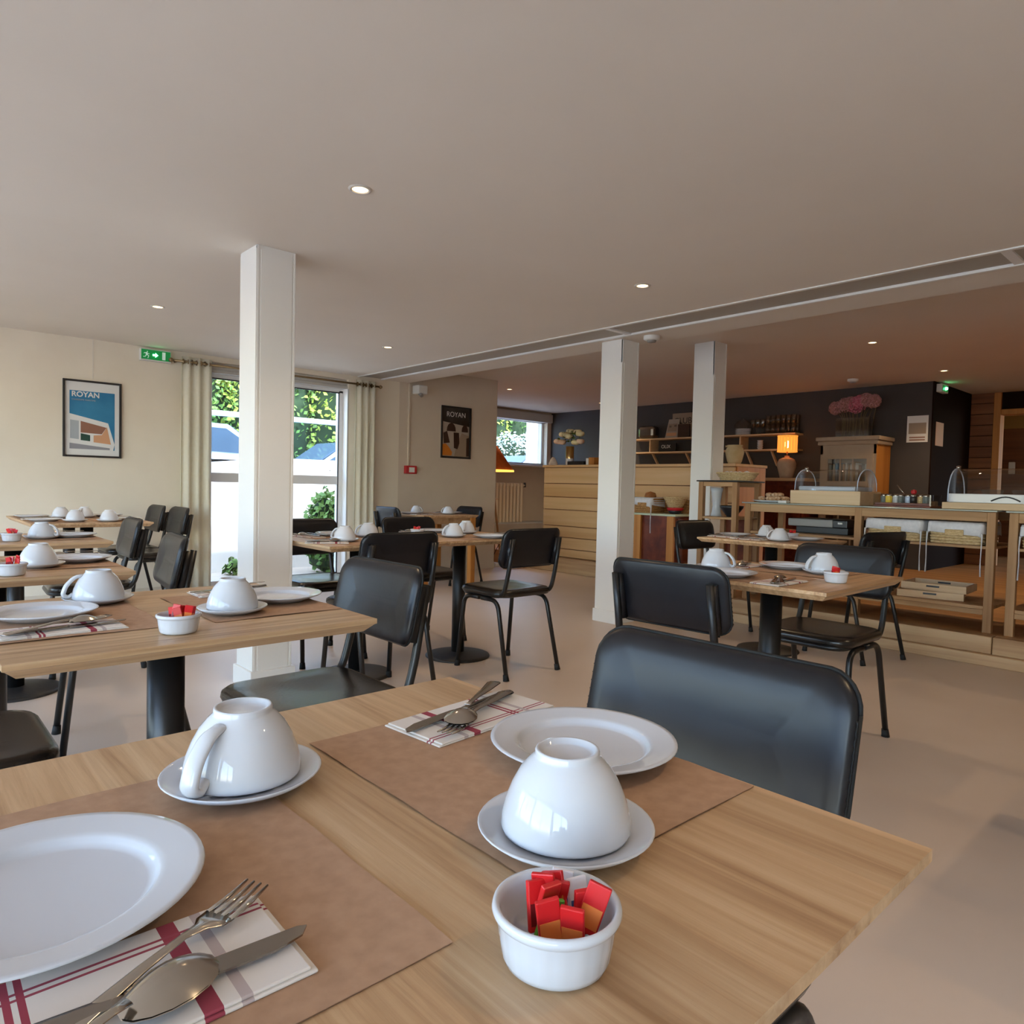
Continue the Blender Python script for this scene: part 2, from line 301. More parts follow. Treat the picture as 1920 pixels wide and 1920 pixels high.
# left wall with glazed door opening
WX0, WX1, WZ1 = 2.34, 3.80, 2.17
wlft = struct('wall_left', MB().box(XB-.2, YW, 0, WX0, YW+.25, U).box(WX0, YW, WZ1, WX1, YW+.25, U).box(WX1, YW, 0, 4.45, YW+.25, U), 'plaster_cream')
struct('wall_left_end', MB().box(4.45, YW, 0, 5.93, YW+.25, U).box(5.68, YW+.25, 0, 5.93, YN, U), 'plaster_warm')
struct('wall_right', MB().box(XB-.2, YR-.2, 0, 14, YR, U), 'plaster_cream')
WB = .12
# back wall with four large windows (behind the viewer)
mb = MB().box(XB-.2, YR, 0, XB, YW, WB).box(XB-.2, YR, 2.12, XB, YW, H+.1)
wins = [(-2.9, -.75), (-.6, 1.55), (1.7, 3.85), (4.0, 6.15)]
ed = [YR] + [e for w in wins for e in w] + [YW]
for a, b in zip(ed[::2], ed[1::2]): mb.box(XB-.2, a, WB, XB, b, 2.12)
struct('wall_back', mb, 'plaster_cream')
for i, (a, b) in enumerate(wins):
    m = (a+b)/2; f = MB()
    for q in ((a, WB, b, WB+.06), (a, 2.06, b, 2.12)): f.box(XB-.14, q[0], q[1], XB-.08, q[2], q[3])
    for y in (a+.03, m, b-.03): f.box(XB-.14, y-.03, WB+.06, XB-.08, y+.03, 2.06)
    w = struct('window_%d' % (i+3), f, 'white_frame')
    for y0, y1 in ((a+.06, m-.03), (m+.03, b-.06)): struct('pane', MB().box(XB-.112, y0, WB+.06, XB-.108, y1, 2.06), 'glass_pane', w)
# glazed door in left wall
f = MB(); y0, y1 = YW+.10, YW+.16
f.box(WX0, y0, 0, WX0+.06, y1, 2.05).box(WX1-.06, y0, 0, WX1, y1, 2.05).box(WX0, y0, 2.03, WX1, y1, 2.07).box(WX0, y0, 0, WX1, y1, .07)
f.box(WX0+.06, y0, 1.035, WX1-.06, y1, 1.125).box(2.94, y0, .07, 3.08, y1, 2.03)
w1 = struct('window_1', f, 'white_frame')
struct('gasket', MB().box(3.735, y0-.004, .07, 3.745, y0+.01, 2.03).box(3.08, y0-.004, 2.022, 3.745, y0+.01, 2.034).box(3.08, y0-.004, .066, 3.745, y0+.01, .08).box(2.40, y0-.004, 2.022, 2.94, y0+.01, 2.034), 'frame_black', w1)
for xa, xb in ((2.40, 2.94), (3.08, 3.74)):
    for za, zb in ((.07, 1.035), (1.125, 2.03)): struct('pane', MB().box(xa, YW+.128, za, xb, YW+.132, zb), 'glass_pane', w1)
sb = MB()
for k in range(3): sb.bbox(WX0, YW+.02+.012*k, 2.07+.034*k, WX1, YW+.18, 2.102+.034*k, .004)
struct('shutter_box', sb, 'shutter_grey', w1)
struct('reveal', MB().box(WX0-.005, YW, 0, WX0+.012, YW+.1, 2.07).box(WX1-.012, YW, 0, WX1+.005, YW+.1, 2.07), 'white_paint', w1)
# recess with window above the radiator
RX0, RX1, RZ0, RZ1 = 6.9, 9.1, 1.45, 2.27
struct('wall_recess', MB().box(5.93, YN, 0, RX0, YN+.25, U).box(RX0, YN, 0, RX1, YN+.25, RZ0).box(RX0, YN, RZ1, RX1, YN+.25, U).box(RX1, YN, 0, XD+.3, YN+.25, U), 'plaster_warm')
w2 = struct('window_2', MB().box(RX0, YN+.1, RZ0, RX1, YN+.15, RZ0+.04).box(RX0, YN+.1, RZ1-.05, RX1, YN+.15, RZ1).box(RX0, YN+.1, RZ0, RX0+.05, YN+.15, RZ1).box(RX1-.05, YN+.1, RZ0, RX1, YN+.15, RZ1), 'white_frame')
struct('pane', MB().box(RX0+.05, YN+.123, RZ0+.04, RX1-.05, YN+.127, RZ1-.05), 'glass_pane', w2)
struct('shutter_box', MB().bbox(RX0-.1, YN-.06, RZ1-.04, RX1+.08, YN+.1, U-.03, .01), 'shutter_grey', w2)
struct('sill', MB().bbox(RX0-.1, YN-.08, RZ0-.035, RX1+.08, YN+.1, RZ0, .006), 'white_paint', w2)
# slate wall, its return and the timbered corridor end
struct('wall_slate', MB().box(XD, 2.83, ZP, XD+.25, YN, U), 'slate_wall')
struct('wall_slate_return', MB().box(XD+.001, 2.815, ZP, 10.66, 2.829, U).box(XD+.25, 2.829, ZP, 10.66, 3.0, U), 'dark_brown')
wt = struct('wall_timber', MB().box(10.68, 2.50, ZP, 10.80, 3.0, U).box(10.68, 1.2, 2.17, 10.80, 2.50, U).box(10.68, YR, ZP, 10.80, 1.2, U), 'dark_brown')
for k in range(16):
    z = ZP+.002+k*.14
    if z+.136 < U+.01: struct('plank', MB().bbox(10.655, 2.56, z, 10.68, 2.83, min(z+.134, U-.002), .004), 'brown_panel', wt)
struct('door_frame', MB().bbox(10.64, 2.48, ZP, 10.82, 2.56, U-.001, .006).bbox(10.64, 1.2, 2.12, 10.82, 2.48, 2.19, .006), 'orange_wood', wt)
struct('wall_far_room', MB().box(13.8, .5, ZP, 14, 4.5, U).box(10.8, 4.3, ZP, 14, 4.5, U), 'mustard')
struct('door_1', MB().bbox(12.6, 2.35, ZP, 12.65, 3.2, 2.1, .006), 'brown_panel')
# skirting
struct('baseboard_left', MB().box(XB, YW-.012, 0, WX0-.02, YW, .07).box(WX1+.02, YW-.012, 0, 5.93, YW, .07), 'plaster_warm')
# wooden sleepers edging the platform
for nm, (a, b, c, d) in {'sleeper_lower': (5.16, 0, 5.24, .072), 'sleeper_upper': (5.20, .072, 5.31, ZP+.002)}.items():
    y = -3.1; k = 0
    while y < 3.42:
        e = min(3.42, y+(1.9 if nm[-1] == 'r' else 1.9)+.5*(k % 2)+(.4 if 'lower' in nm else 0))
        MB().bbox(a, y+.002, b, c, e-.002, d, .006).build('step_beam', 'oak_beam', kind='structure'); y = e; k += 1
MB().bbox(6.34, 3.42, 0, 6.42, 6.9, ZP+.003, .006).build('step_riser', 'oak_beam', kind='structure')
MB().bbox(5.94, 6.6, 0, 6.42, 6.68, .01, .003).build('trim_1', 'oak_beam', kind='structure')
# platform returns
struct('floor_step', MB().box(5.30, 3.40, 0, 6.42, 3.44, ZP), 'stone_floor')

# ------------------------------------------------------------------ columns
def column(x, y, ztop, label, gap=.02):
    t = thing('column', label, 'column', (x, y, 0)); s = .10
    MB().box(-s, -s, 0, s, s, ztop).build('shaft', 'white_paint', t)
    for sx, sy in ((-1, -1), (1, -1), (-1, 1)):
        MB().bbox(sx*s-.012*(sx > 0), sy*s-.004, .1, sx*s+.012*(sx < 0), sy*s+.012, ztop-.001, .002).build('corner_strip', 'white_paint', t)
    MB().box(-s-.005, -s-.003, .1, -s+.003, s, ztop-gap).build('cover_panel', 'white_paint', t)
    MB().box(-s+.02, -s-.005, .1, s-.02, -s+.003, ztop-gap).build('cover_panel', 'white_paint', t)
    MB().bbox(-s-.018, -s-.018, 0, s+.018, s+.018, .10, .003).build('plinth', 'white_paint', t)
    return t
column(1.50, 3.545, H, 'white boxed column standing alone between the tables by the glazed door')
column(4.39, 3.59, H, 'white boxed column at the ceiling step, under the smoke detector', .18)
column(5.70, 3.60, U, 'white boxed column just behind the glass-topped side table', .30)

# ------------------------------------------------------------------ ceiling spots
def spot(x, y, z, main, power=1.0):
    t = thing('ceiling_spot', 'round recessed spotlight in the '+('main ceiling' if main else 'raised rear ceiling'), 'spotlight', (x, y, z), 0, 'spots in the main ceiling' if main else 'spots in the rear ceiling')
    MB().lathe([(.030, .004), (.032, -.004), (.043, -.005), (.047, 0)], 24).build('trim_ring', 'spot_ring', t)
    MB().lathe([(.0, -.0005), (.031, -.0005)], 20).build('lamp', 'spot_glow', t)
    l = bpy.data.lights.new('spot_beam', 'SPOT'); l.energy = SPOT_W*power; l.color = (1, .72, .42); l.spot_size = math.radians(125); l.spot_blend = .8; l.shadow_soft_size = .025
    o = bpy.data.objects.new('spot_beam', l); C.objects.link(o); o.location = (x, y, z-.02)
for x in (1.43, 3.245):
    for y in (-.2, 2.51, 5.19): spot(x, y, H, True)
for x in (6.555, 8.5):
    for y in (-.2, 2.515, 7.32): spot(x, y, U, False, 1.6)

# ------------------------------------------------------------------ tables
TD = {1: 'fifth oak table from the blue poster', 2: 'fourth oak table from the blue poster', 3: 'third oak table from the blue poster', 4: 'second oak table from the blue poster',
      5: 'long oak table beneath the blue poster', 6: 'oak table touching the lone white column', 7: 'oak table between lone column and reception',
      8: 'wooden table under the dark framed poster', 9: 'oak table second from the buffet step', 10: 'oak table next to the buffet step', 11: 'oak table third from the buffet step'}
TZ = .75
def tabletop(mb, hx, hy):
    L = [(0, TZ), (0, TZ-.011), (.004, TZ-.013), (.022, TZ-.03)]; vs = []; fs = []
    for ins, z in L: vs += [(-hx+ins, -hy+ins, z), (hx-ins, -hy+ins, z), (hx-ins, hy-ins, z), (-hx+ins, hy-ins, z)]
    for i in range(3):
        for j in range(4): fs.append((i*4+j, i*4+(j+1) % 4, i*4+4+(j+1) % 4, i*4+4+j))
    fs += [(3, 2, 1, 0), (12, 13, 14, 15)]
    return mb.add(vs, fs)
def make_table(hx, hy):
    t = thing('pedestal_table', '', '')
    tabletop(MB(), hx, hy).build('tabletop', 'oak_top', t)
    posts = [(0, 0)] if hy < .5 else [(0, -.3), (0, .3)]
    for (a, b) in posts:
        MB().cyl(a, b, .02, TZ-.034, .040, 24).build('post', 'black_metal', t)
        MB().lathe([(.0, .032), (.05, .03), (.178, .015), (.197, .010), (.20, .004), (.198, .0), (0, 0)], 40, (a, b, 0)).build('base', 'cast_iron', t)
        MB().bbox(a-.16, b-.16, TZ-.036, a+.16, b+.16, TZ-.030, .002).build('mounting_plate', 'black_metal', t)
    return t
tabs = {1: (.337, .545, 0), 2: (.50, 1.735, 0), 3: (.29, 2.90, 0), 4: (.50, 4.13, 0), 6: (1.965, 3.42, 0), 7: (2.68, 3.42, 0), 9: (2.54, 1.305, .02), 10: (4.45, 2.30, 0), 11: (2.60, -.02, 0)}
T0 = make_table(.35, .35)
for i, (k, (x, y, r)) in enumerate(tabs.items()):
    t = T0 if i == 0 else copy_tree(T0)
    t.location = (x, y, 0); t.rotation_euler.z = r + (0 if k in (1, 6, 7) else PI/2)
    tag(t, 'square black-pedestal '+TD[k], 'table', 'square oak pedestal tables')
t5 = make_table(.36, .56); t5.location = (1.09, 5.89, 0); tag(t5, TD[5]+', on two black posts', 'table')
# four-legged table under the dark poster
t8 = thing('wooden_table', TD[8]+', with square legs', 'table', (4.36, 6.05, 0))
tabletop(MB(), .35, .35).build('tabletop', 'oak_top', t8)
MB().box(-.31, -.31, .66, .31, -.29, .722).box(-.31, .29, .66, .31, .31, .722).box(-.31, -.29, .66, -.29, .29, .722).box(.29, -.29, .66, .31, .29, .722).build('apron', 'pine_rail', t8)
for a in (-.3, .3):
    for b in (-.3, .3): MB().bbox(a-.03, b-.03, 0, a+.03, b+.03, .722, .004).build('leg', 'orange_wood', t8)

# ------------------------------------------------------------------ chairs
def arc(pts, r=.05, k=5):
    """polyline with rounded corners"""
    P = [Vector(p) for p in pts]; out = [P[0]]
    for i in range(1, len(P)-1):
        a = (P[i-1]-P[i]); b = (P[i+1]-P[i]); ra = min(r, a.length*.45, b.length*.45); A = P[i]+a.normalized()*ra; B = P[i]+b.normalized()*ra
        for j in range(k+1):
            t = j/k; out.append(A*(1-t)**2+P[i]*2*t*(1-t)+B*t*t)
    return out+[P[-1]]
def make_chair():
    t = thing('chair', '', '')
    path = [(-.262, -.178, .775), (-.222, -.182, .56), (-.19, -.183, .452), (.19, -.175, .44), (.19, .175, .44), (-.19, .183, .452), (-.222, .182, .56), (-.262, .178, .775)]
    MB().tube(arc(path, .075, 6), .0125, 10).build('frame', 'black_metal', t)
    for s in (-1, 1):
        for a, b, c in ((.185, .140, .01), (-.25, -.150, -.01)):
            lg = MB().tube(arc([(a, s*.20, .012), (b, s*.188, .425), (c, s*.186, .425)], .06, 6), .0125, 10).build('leg', 'black_metal', t)
            MB().tube([(a+(a-b)*.0, s*.2003, .0), (a-(a-b)*.08, s*.199, .035)], [.0175, .0145], 10).build('foot_cap', 'black_rubber', lg)
    seat = MB()
    def sf(u, v, d): return (u-.005, v, .462+d-.010*(1-min(1, (u*u+v*v)/.03)) if d > .015 else .462+d)
    pillow(seat, .405, .41, .075, [(.02, -.022), (.006, -.018), (0, -.004), (.002, .010), (.012, .019), (.03, .023), (.09, .021), (.15, .015), (.19, .012)], sf)
    so = seat.build('seat', 'leather_seat', t)
    back = MB()
    def bf(u, v, d):  # u across, v up from panel centre, d depth forward
        bow = .030*(u/.215)**2
        lean = -.024*(v/.1075)
        return (-.228+d+bow+lean, u, .7175+v)
    pillow(back, .435, .215, .048, [(.098, -.016), (.05, -.0165), (.012, -.015), (.002, -.011), (0, -.004), (.001, .005), (.008, .013), (.03, .0178), (.055, .0192), (.075, .0197), (.09, .0199), (.1005, .02)], bf)
    bo = back.build('backrest', 'leather_black', t)
    seam = MB(); o = [bf(u*1.004, v*1.004, -.006) for u, v in rr(.435, .215, .048, 6)]
    seam.tube(o+[o[0]], .0032, 6).build('seam_piping', 'black_rubber', bo)
    for s in (-1, 1):
        MB().tube([bf(s*(.2168+.0012*(k % 2)), -.075+.0068*k, -.003+.005*(k % 2)) for k in range(20)], .0016, 4).build('stitching', 'black_rubber', bo)
    for s in (-1, 1):
        MB().tube([bf(s*.178, -.10, -.026), bf(s*.178, .055, -.024)], [.017, .016], 10).build('post_sleeve', 'leather_black', t)
    return t
# x,y = point under the middle of the top of the backrest, facing angle, label
deg = math.radians
chairs = [
 (.965, .570, PI, 1), (1.15, 1.805, PI, 2), (-.155, 1.90, 0, 2), (.955, 3.10, PI-.12, 3), (-.50, 2.85, 0, 3), (1.125, 4.44, PI-.06, 4), (-.2, 4.15, 0, 4),
 (1.86, 6.02, PI, 5), (1.82, 6.49, PI, 5),
 (1.88, 2.825, PI/2, 6), (1.985, 4.13, -PI/2, 6), (2.735, 2.80, PI/2, 7), (2.775, 4.16, -PI/2, 7),
 (3.78, 6.05, 0, 8), (4.90, 6.05, PI, 8), (1.885, 1.345, .04, 9), (3.285, 1.335, PI, 9), (4.77, 3.14, -PI/2-.1, 10), (4.72, 1.66, PI/2-.25, 10),
 (1.98, -.02, 0, 11), (3.35, -.02, PI, 11)]
C0 = make_chair()
BC = 'black leather chair at the '
names = [BC+TD[1]+', column side', BC+TD[2]+', column side', BC+TD[2]+', far from column', BC+TD[3]+', column side', BC+TD[3]+', far from column', BC+TD[4]+', column side', BC+TD[4]+', far from column',
 BC+TD[5]+', away from wall', BC+TD[5]+', against the wall', BC+TD[6]+', back to room', BC+TD[6]+', back to window', BC+TD[7]+', back to room', BC+TD[7]+', facing room',
 BC+TD[8]+', beside the curtain', BC+TD[8]+', beside the wall end', BC+TD[9]+', facing buffet', BC+TD[9]+', back to buffet', BC+TD[10]+', reception side', BC+TD[10]+', away from reception', BC+TD[11]+', facing buffet', BC+TD[11]+', back to buffet']
for i, (x, y, a, k) in enumerate(chairs):
    c = C0 if i == 0 else copy_tree(C0)
    c.location = (x+.252*math.cos(a), y+.252*math.sin(a), 0); c.rotation_euler.z = a
    tag(c, names[i], 'chair', 'black leather dining chairs')

# ------------------------------------------------------------------ tableware
def make_cup():
    out = [(.0538, .0), (.0562, .0008), (.0568, .003), (.0560, .013), (.0530, .025), (.0478, .038), (.0412, .050), (.0340, .0585), (.0298, .0625), (.0282, .0645), (.0284, .0680), (.0274, .0697), (.0250, .0695), (.0240, .0655), (.02, .0648), (0, .0645)]
    inn = [(.0538, .0), (.0532, .013), (.0500, .025), (.0448, .037), (.038, .048), (.02, .056), (0, .057)]
    o = MB().lathe(out, 44).lathe(inn, 44).build('cup', 'porcelain')
    h = arc([(.033, 0, .0575), (.050, 0, .0535), (.068, 0, .034), (.0745, 0, .012), (.064, 0, .0045), (.0535, 0, .014)], .022, 6)
    MB().tube(h, [.0042+.0012*math.sin(PI*i/(len(h)-1)) for i in range(len(h))], 12, rx=1.85).build('handle', 'porcelain', o)
    return o
def make_saucer():
    return MB().lathe([(0, .006), (.030, .006), (.034, .0075), (.060, .0095), (.074, .0155), (.0765, .0165), (.0775, .0155), (.070, .0095), (.046, .0), (.042, 0), (.040, .002), (0, .002)], 48).build('saucer', 'porcelain')
def make_plate():
    return MB().lathe([(0, .006), (.0685, .006), (.0715, .0066), (.0745, .0092), (.0765, .0124), (.0785, .0138), (.0825, .0146), (.103, .0183), (.1075, .019), (.1085, .0175), (.104, .0145), (.080, .006), (.068, 0), (.064, 0), (.062, .002), (0, .002)], 56).build('plate', 'porcelain')
def make_bowl():
    def mod(r, z, a, i): return r-.0005*max(0, math.cos(a*20))**6 if i in (3, 4, 5) else r
    p = [(.0, 0), (.030, 0), (.0342, .0022), (.0358, .006), (.0378, .018), (.0392, .0295), (.0398, .0308), (.0418, .0320), (.0428, .0348), (.0420, .0378), (.0398, .0386), (.0380, .0372), (.0372, .032), (.0345, .009), (.030, .005), (0, .0045)]
    return MB().lathe(p, 104, mod=mod).build('ramekin', 'porcelain')
def make_mat():
    mb = MB(); n = 10; vs = []; fs = []
    for i in range(n+1):
        for j in range(n+1):
            u = i/n; v = j/n; e = max(abs(u-.5), abs(v-.5))*2
            vs.append(((u-.5)*.305, (v-.5)*.40, .0006+(.0016*math.sin(9*v+3*u)**2 if e > .9 else 0)))
    for i in range(n):
        for j in range(n): fs.append((i*(n+1)+j, (i+1)*(n+1)+j, (i+1)*(n+1)+j+1, i*(n+1)+j+1))
    k = len(vs); vs += [(x, y, z-.0005) for x, y, z in vs]; fs += [tuple(i+k for i in f) for f in fs]
    return mb.add(vs, fs, 0, True).build('placemat', 'kraft')
def make_napkin():
    m = MB()
    m.bbox(-.108, -.052, 0, .108, .052, .0022, .001).bbox(-.106, -.050, .0022, .104, .052, .0045, .001)
    return m.build('napkin', 'napkin_cloth')
def ribbon(mb, st, thick, mi=0):
    """stations (x, half width, z) along x, lens cross-section"""
    vs = []; fs = []; n = 8
    for x, w, z in st:
        for j in range(n):
            a = 2*PI*j/n; vs.append((x, w*math.cos(a), z+thick*math.sin(a)))
    for i in range(len(st)-1):
        for j in range(n): fs.append((i*n+j, i*n+(j+1) % n, i*n+n+(j+1) % n, i*n+n+j))
    fs += [tuple(range(n)), tuple(range(len(st)*n-n, len(st)*n))]
    return mb.add(vs, fs, mi, True)
def make_fork():
    m = MB(); ribbon(m, [(-.10, .009, .002), (-.095, .0105, .0022), (-.05, .0075, .004), (0, .0045, .0075), (.03, .0035, .0075), (.045, .006, .005), (.052, .0115, .0035), (.062, .0122, .003)], .0012)
    for k in range(4):
        y = -.0096+.0064*k; m.tube([(.06, y, .003), (.08, y*.98, .0032), (.098, y*.96, .0055)], [.0019, .0018, .0009], 6)
    return m.build('fork', 'steel')
def make_spoon():
    m = MB(); ribbon(m, [(-.10, .009, .002), (-.095, .0105, .0022), (-.05, .0075, .004), (0, .0045, .008), (.03, .0035, .009), (.04, .005, .0095)], .0012)
    n = 16; vs = []; fs = []
    for i in range(6):
        r = i/5
        for j in range(n):
            a = 2*PI*j/n; vs.append((.066+.030*r*math.cos(a), .0205*r*math.sin(a)*(1+.12*math.cos(a)), .0022+.0095*(1-r*r)))
    for i in range(5):
        for j in range(n): fs.append((i*n+j, i*n+(j+1) % n, i*n+n+(j+1) % n, i*n+n+j))
    k = len(vs); vs2 = [(x, y, z-.0013) for x, y, z in vs]
    m.add(vs, fs, 0, True); m.add(vs2, fs, 0, True)
    return m.build('spoon', 'steel')
def make_knife():
    m = MB(); ribbon(m, [(-.11, .007, .004), (-.105, .009, .0042), (-.06, .0082, .0042), (-.012, .0068, .0042), (-.002, .0055, .004)], .0028)
    m.poly([(-.004, -.006, .0032), (.012, -.0095, .0032), (.08, -.0095, .0032), (.10, -.004, .0032), (.106, .004, .0032), (.10, .0065, .0032), (0, .0060, .0032)], (0, 0, .0014))
    return m.build('knife', 'steel_dark')
def make_packets():
    out = []
    def pk(name, w, h, t, mats, prn):
        m = MB().bbox(-w/2, -t/2, 0, w/2, t/2, h, .0008, 0)
        m.box(-w/2+.001, -t/2-.0003, h*.12, w/2-.001, t/2+.0003, h*.55, 1)
        m.lathe([(0, .0006), (.0045, .0006), (.0045, -.0006), (0, -.0006)], 12, (0, 0, 0), 2) if prn == 0 else None
        o = m.build(name, mats); return o
    a = pk('sugar_packet', .0155, .033, .0034, ['packet_red', 'packet_orange', 'packet_yellow'], 1)
    b = pk('sugar_packet', .0145, .031, .0042, ['packet_red', 'packet_dark', 'packet_white'], 1)
    c = pk('sugar_packet', .015, .030, .0034, ['packet_white', 'packet_blue', 'packet_red'], 1)
    d = pk('sugar_packet', .015, .026, .0034, ['packet_green', 'packet_white', 'packet_red'], 1)
    return [a, b, c, d]
PROTO = {'cup': make_cup(), 'saucer': make_saucer(), 'plate': make_plate(), 'ramekin': make_bowl(), 'placemat': make_mat(), 'napkin': make_napkin(), 'fork': make_fork(), 'spoon': make_spoon(), 'knife': make_knife()}
PK = make_packets(); used = set()
def place(kind, proto, loc, rot, label, cat, group):
    o = proto if id(proto) not in used else copy_tree(proto); used.add(id(proto))
    o.location = loc; o.rotation_euler = rot; return tag(o, label, cat, group)
WORD = {'cup': ('upturned white cup on saucer, ', 'cup'), 'saucer': ('white saucer under upturned cup, ', 'saucer'), 'plate': ('round white dinner plate on the ', 'plate'), 'ramekin': ('white fluted ramekin of sugar packets on the ', 'bowl'),
        'placemat': ('brown paper placemat on the ', 'placemat'), 'napkin': ('folded striped cloth napkin on the ', 'napkin'), 'fork': ('steel fork on striped napkin, ', 'fork'), 'spoon': ('steel spoon on striped napkin, ', 'spoon'), 'knife': ('steel knife on striped napkin, ', 'knife')}
def put(kind, k, x, y, z=TZ, rz=0, rx=0, ry=0):
    w, c = WORD[kind]; tx, ty = tabs[k][:2] if k in tabs else (1.09, 5.89)
    sd = '' if kind == 'ramekin' else (', window side' if y > ty else ', room side') if k in (6, 7, 10) else (', buffet side' if x > tx else ', far from buffet')
    return place(kind, PROTO[kind], (x, y, z+.0003), (rx, ry, rz), w+TD[k]+sd, c, kind+'s on the '+TD[k])
def cupset(k, x, y, ha):
    put('saucer', k, x, y, TZ+.0012); put('cup', k, x, y, TZ+.0122, ha)
def napset(k, x, y, a, full=True, mir=1):
    """napkin with cutlery, long axis at angle a"""
    put('napkin', k, x, y, TZ+.0012, a); z = TZ+.0062
    ca, sa = math.cos(a), math.sin(a)
    def L(u, v): return (x+u*ca-v*sa, y+u*sa+v*ca)
    for kind, u, v, r, dz in (('knife', .012, -.012*mir, .10*mir, 0), ('fork', .004, .012*mir, .36*mir, .0035), ('spoon', -.018, -.014*mir, .50*mir, .007)):
        p = L(u, v); put(kind, k, p[0], p[1], z+dz, a+r)
def bowlset(k, x, y, n, seed, lift=.010):
    put('ramekin', k, x, y, TZ+.0002, seed); rnd = random.Random(seed)
    for i in range(n):
        pr = PK[[0, 1, 0, 1, 0, 2, 1, 0, 2, 3, 1][i % 11]]
        a = 2.4*i+seed; r = .006+.0175*((i*.37) % 1)
        tx, ty = rnd.uniform(-.30, .30), rnd.uniform(-.32, .32)
        place('p', pr, (x+r*math.cos(a), y+r*math.sin(a), TZ+.010+lift+rnd.uniform(0, .009)), (tx, ty, rnd.uniform(-.7, .7)-.7),
              ('red and orange' if pr is PK[0] else 'red and maroon' if pr is PK[1] else 'white paper' if pr is PK[2] else 'green paper')+' sugar packet in ramekin, '+TD[k], 'sugar packet', 'sugar packets on the '+TD[k])
def setting(k, ang, dx=0, dy=0, mat=True, nap=True, plate=True, cup=True, ha=None):
    """template place setting; the diner sits towards angle ang"""
    cx, cy = tabs[k][:2]; ca, sa = math.cos(ang), math.sin(ang)
    def L(u, v): return (cx+dx+u*ca-v*sa, cy+dy+u*sa+v*ca)
    if mat: p = L(.193, .015); put('placemat', k, p[0], p[1], TZ+.0002, ang)
    if plate: p = L(.270, -.005); put('plate', k, p[0], p[1], TZ+.0012)
    if cup: p = L(.11, -.135); cupset(k, p[0], p[1], ang+(2.2 if ha is None else ha))
    if nap: p = L(.25, .165); napset(k, p[0], p[1], ang, True)
# table 1 (explicit)
put('placemat', 1, .135, .565, TZ+.0002, PI); put('placemat', 1, .530, .562, TZ+.0002, 0)
put('plate', 1, .085, .585, TZ+.0012); put('plate', 1, .612, .540, TZ+.0012)
cupset(1, .275, .700, -2.62); cupset(1, .448, .413, .9)
put('napkin', 1, .098, .450, TZ+.0012, -.02); put('knife', 1, .108, .435, TZ+.0062, -.07); put('fork', 1, .118, .450, TZ+.0072, .46, 0, -.03); put('spoon', 1, .064, .403, TZ+.0115, .36); napset(1, .59, .715, PI+.10, True, 1)
bowlset(1, .330, .310, 12, .4, .004)
# the other tables
put('placemat', 2, .305, 1.755, TZ+.0002, PI); put('plate', 2, .265, 1.80, TZ+.0012); cupset(2, .405, 1.945, 3.0); napset(2, .275, 1.63, PI-PI+.02)
put('placemat', 2, .695, 1.74, TZ+.0002, 0); put('plate', 2, .775, 1.745, TZ+.0012); cupset(2, .615, 1.635, 1.6); napset(2, .73, 1.93, PI)
bowlset(2, .452, 1.487, 8, 1.3)
setting(3, PI); put('placemat', 3, .485, 2.915, TZ+.0002, 0); put('plate', 3, .545, 2.93, TZ+.0012); cupset(3, .405, 2.80, .9); napset(3, .55, 3.10, PI); bowlset(3, .31, 2.62, 5, 2.1)
setting(4, PI); put('placemat', 4, .69, 4.13, TZ+.0002, 0); put('plate', 4, .74, 4.12, TZ+.0012); cupset(4, .60, 4.06, -.5); napset(4, .73, 4.31, PI); bowlset(4, .47, 3.97, 5, 3.2)
for (x, y) in ((.842, 5.60), (.842, 6.10), (1.335, 5.62), (1.335, 6.14)): put('plate', 5, x, y, TZ+.0012); put('placemat', 5, x+(.06 if x < 1.1 else -.06), y, TZ+.0002, 0)
for (x, y, a) in ((1.005, 6.00, 2), (1.005, 5.50, 1), (1.165, 6.04, 4), (1.20, 5.46, 2)): cupset(5, x, y, a)
napset(5, .855, 5.85, 0); napset(5, 1.33, 5.84, PI); bowlset(5, 1.06, 5.80, 4, .9)
setting(6, PI/2, 0, 0, ha=1.0); put('placemat', 6, 1.95, 3.235, TZ+.0002, -PI/2); put('plate', 6, 1.97, 3.17, TZ+.0012); cupset(6, 1.82, 3.30, 2.2); napset(6, 1.70, 3.26, -.5)
setting(7, PI/2, 0, 0); put('placemat', 7, 2.69, 3.235, TZ+.0002, -PI/2); put('plate', 7, 2.72, 3.17, TZ+.0012); cupset(7, 2.545, 3.31, 3); napset(7, 2.87, 3.22, PI/2); bowlset(7, 2.43, 3.52, 4, 4.4)
tabs[8] = (4.36, 6.05, 0)
setting(8, 0); setting(8, PI)
put('placemat', 9, 2.365, 1.32, TZ+.0002, PI); put('plate', 9, 2.305, 1.36, TZ+.0012); cupset(9, 2.46, 1.50, -1.3); napset(9, 2.30, 1.155, 0)
put('placemat', 9, 2.715, 1.30, TZ+.0002, 0); put('plate', 9, 2.765, 1.36, TZ+.0012); cupset(9, 2.71, 1.185, 2.6); napset(9, 2.67, 1.50, PI); bowlset(9, 2.49, 1.045, 4, 5.1)
setting(10, PI/2, plate=True); put('placemat', 10, 4.45, 2.12, TZ+.0002, -PI/2); put('plate', 10, 4.52, 2.10, TZ+.0012); cupset(10, 4.28, 2.16, 2); napset(10, 4.22, 2.34, PI/2); bowlset(10, 4.62, 2.24, 4, 5.9)

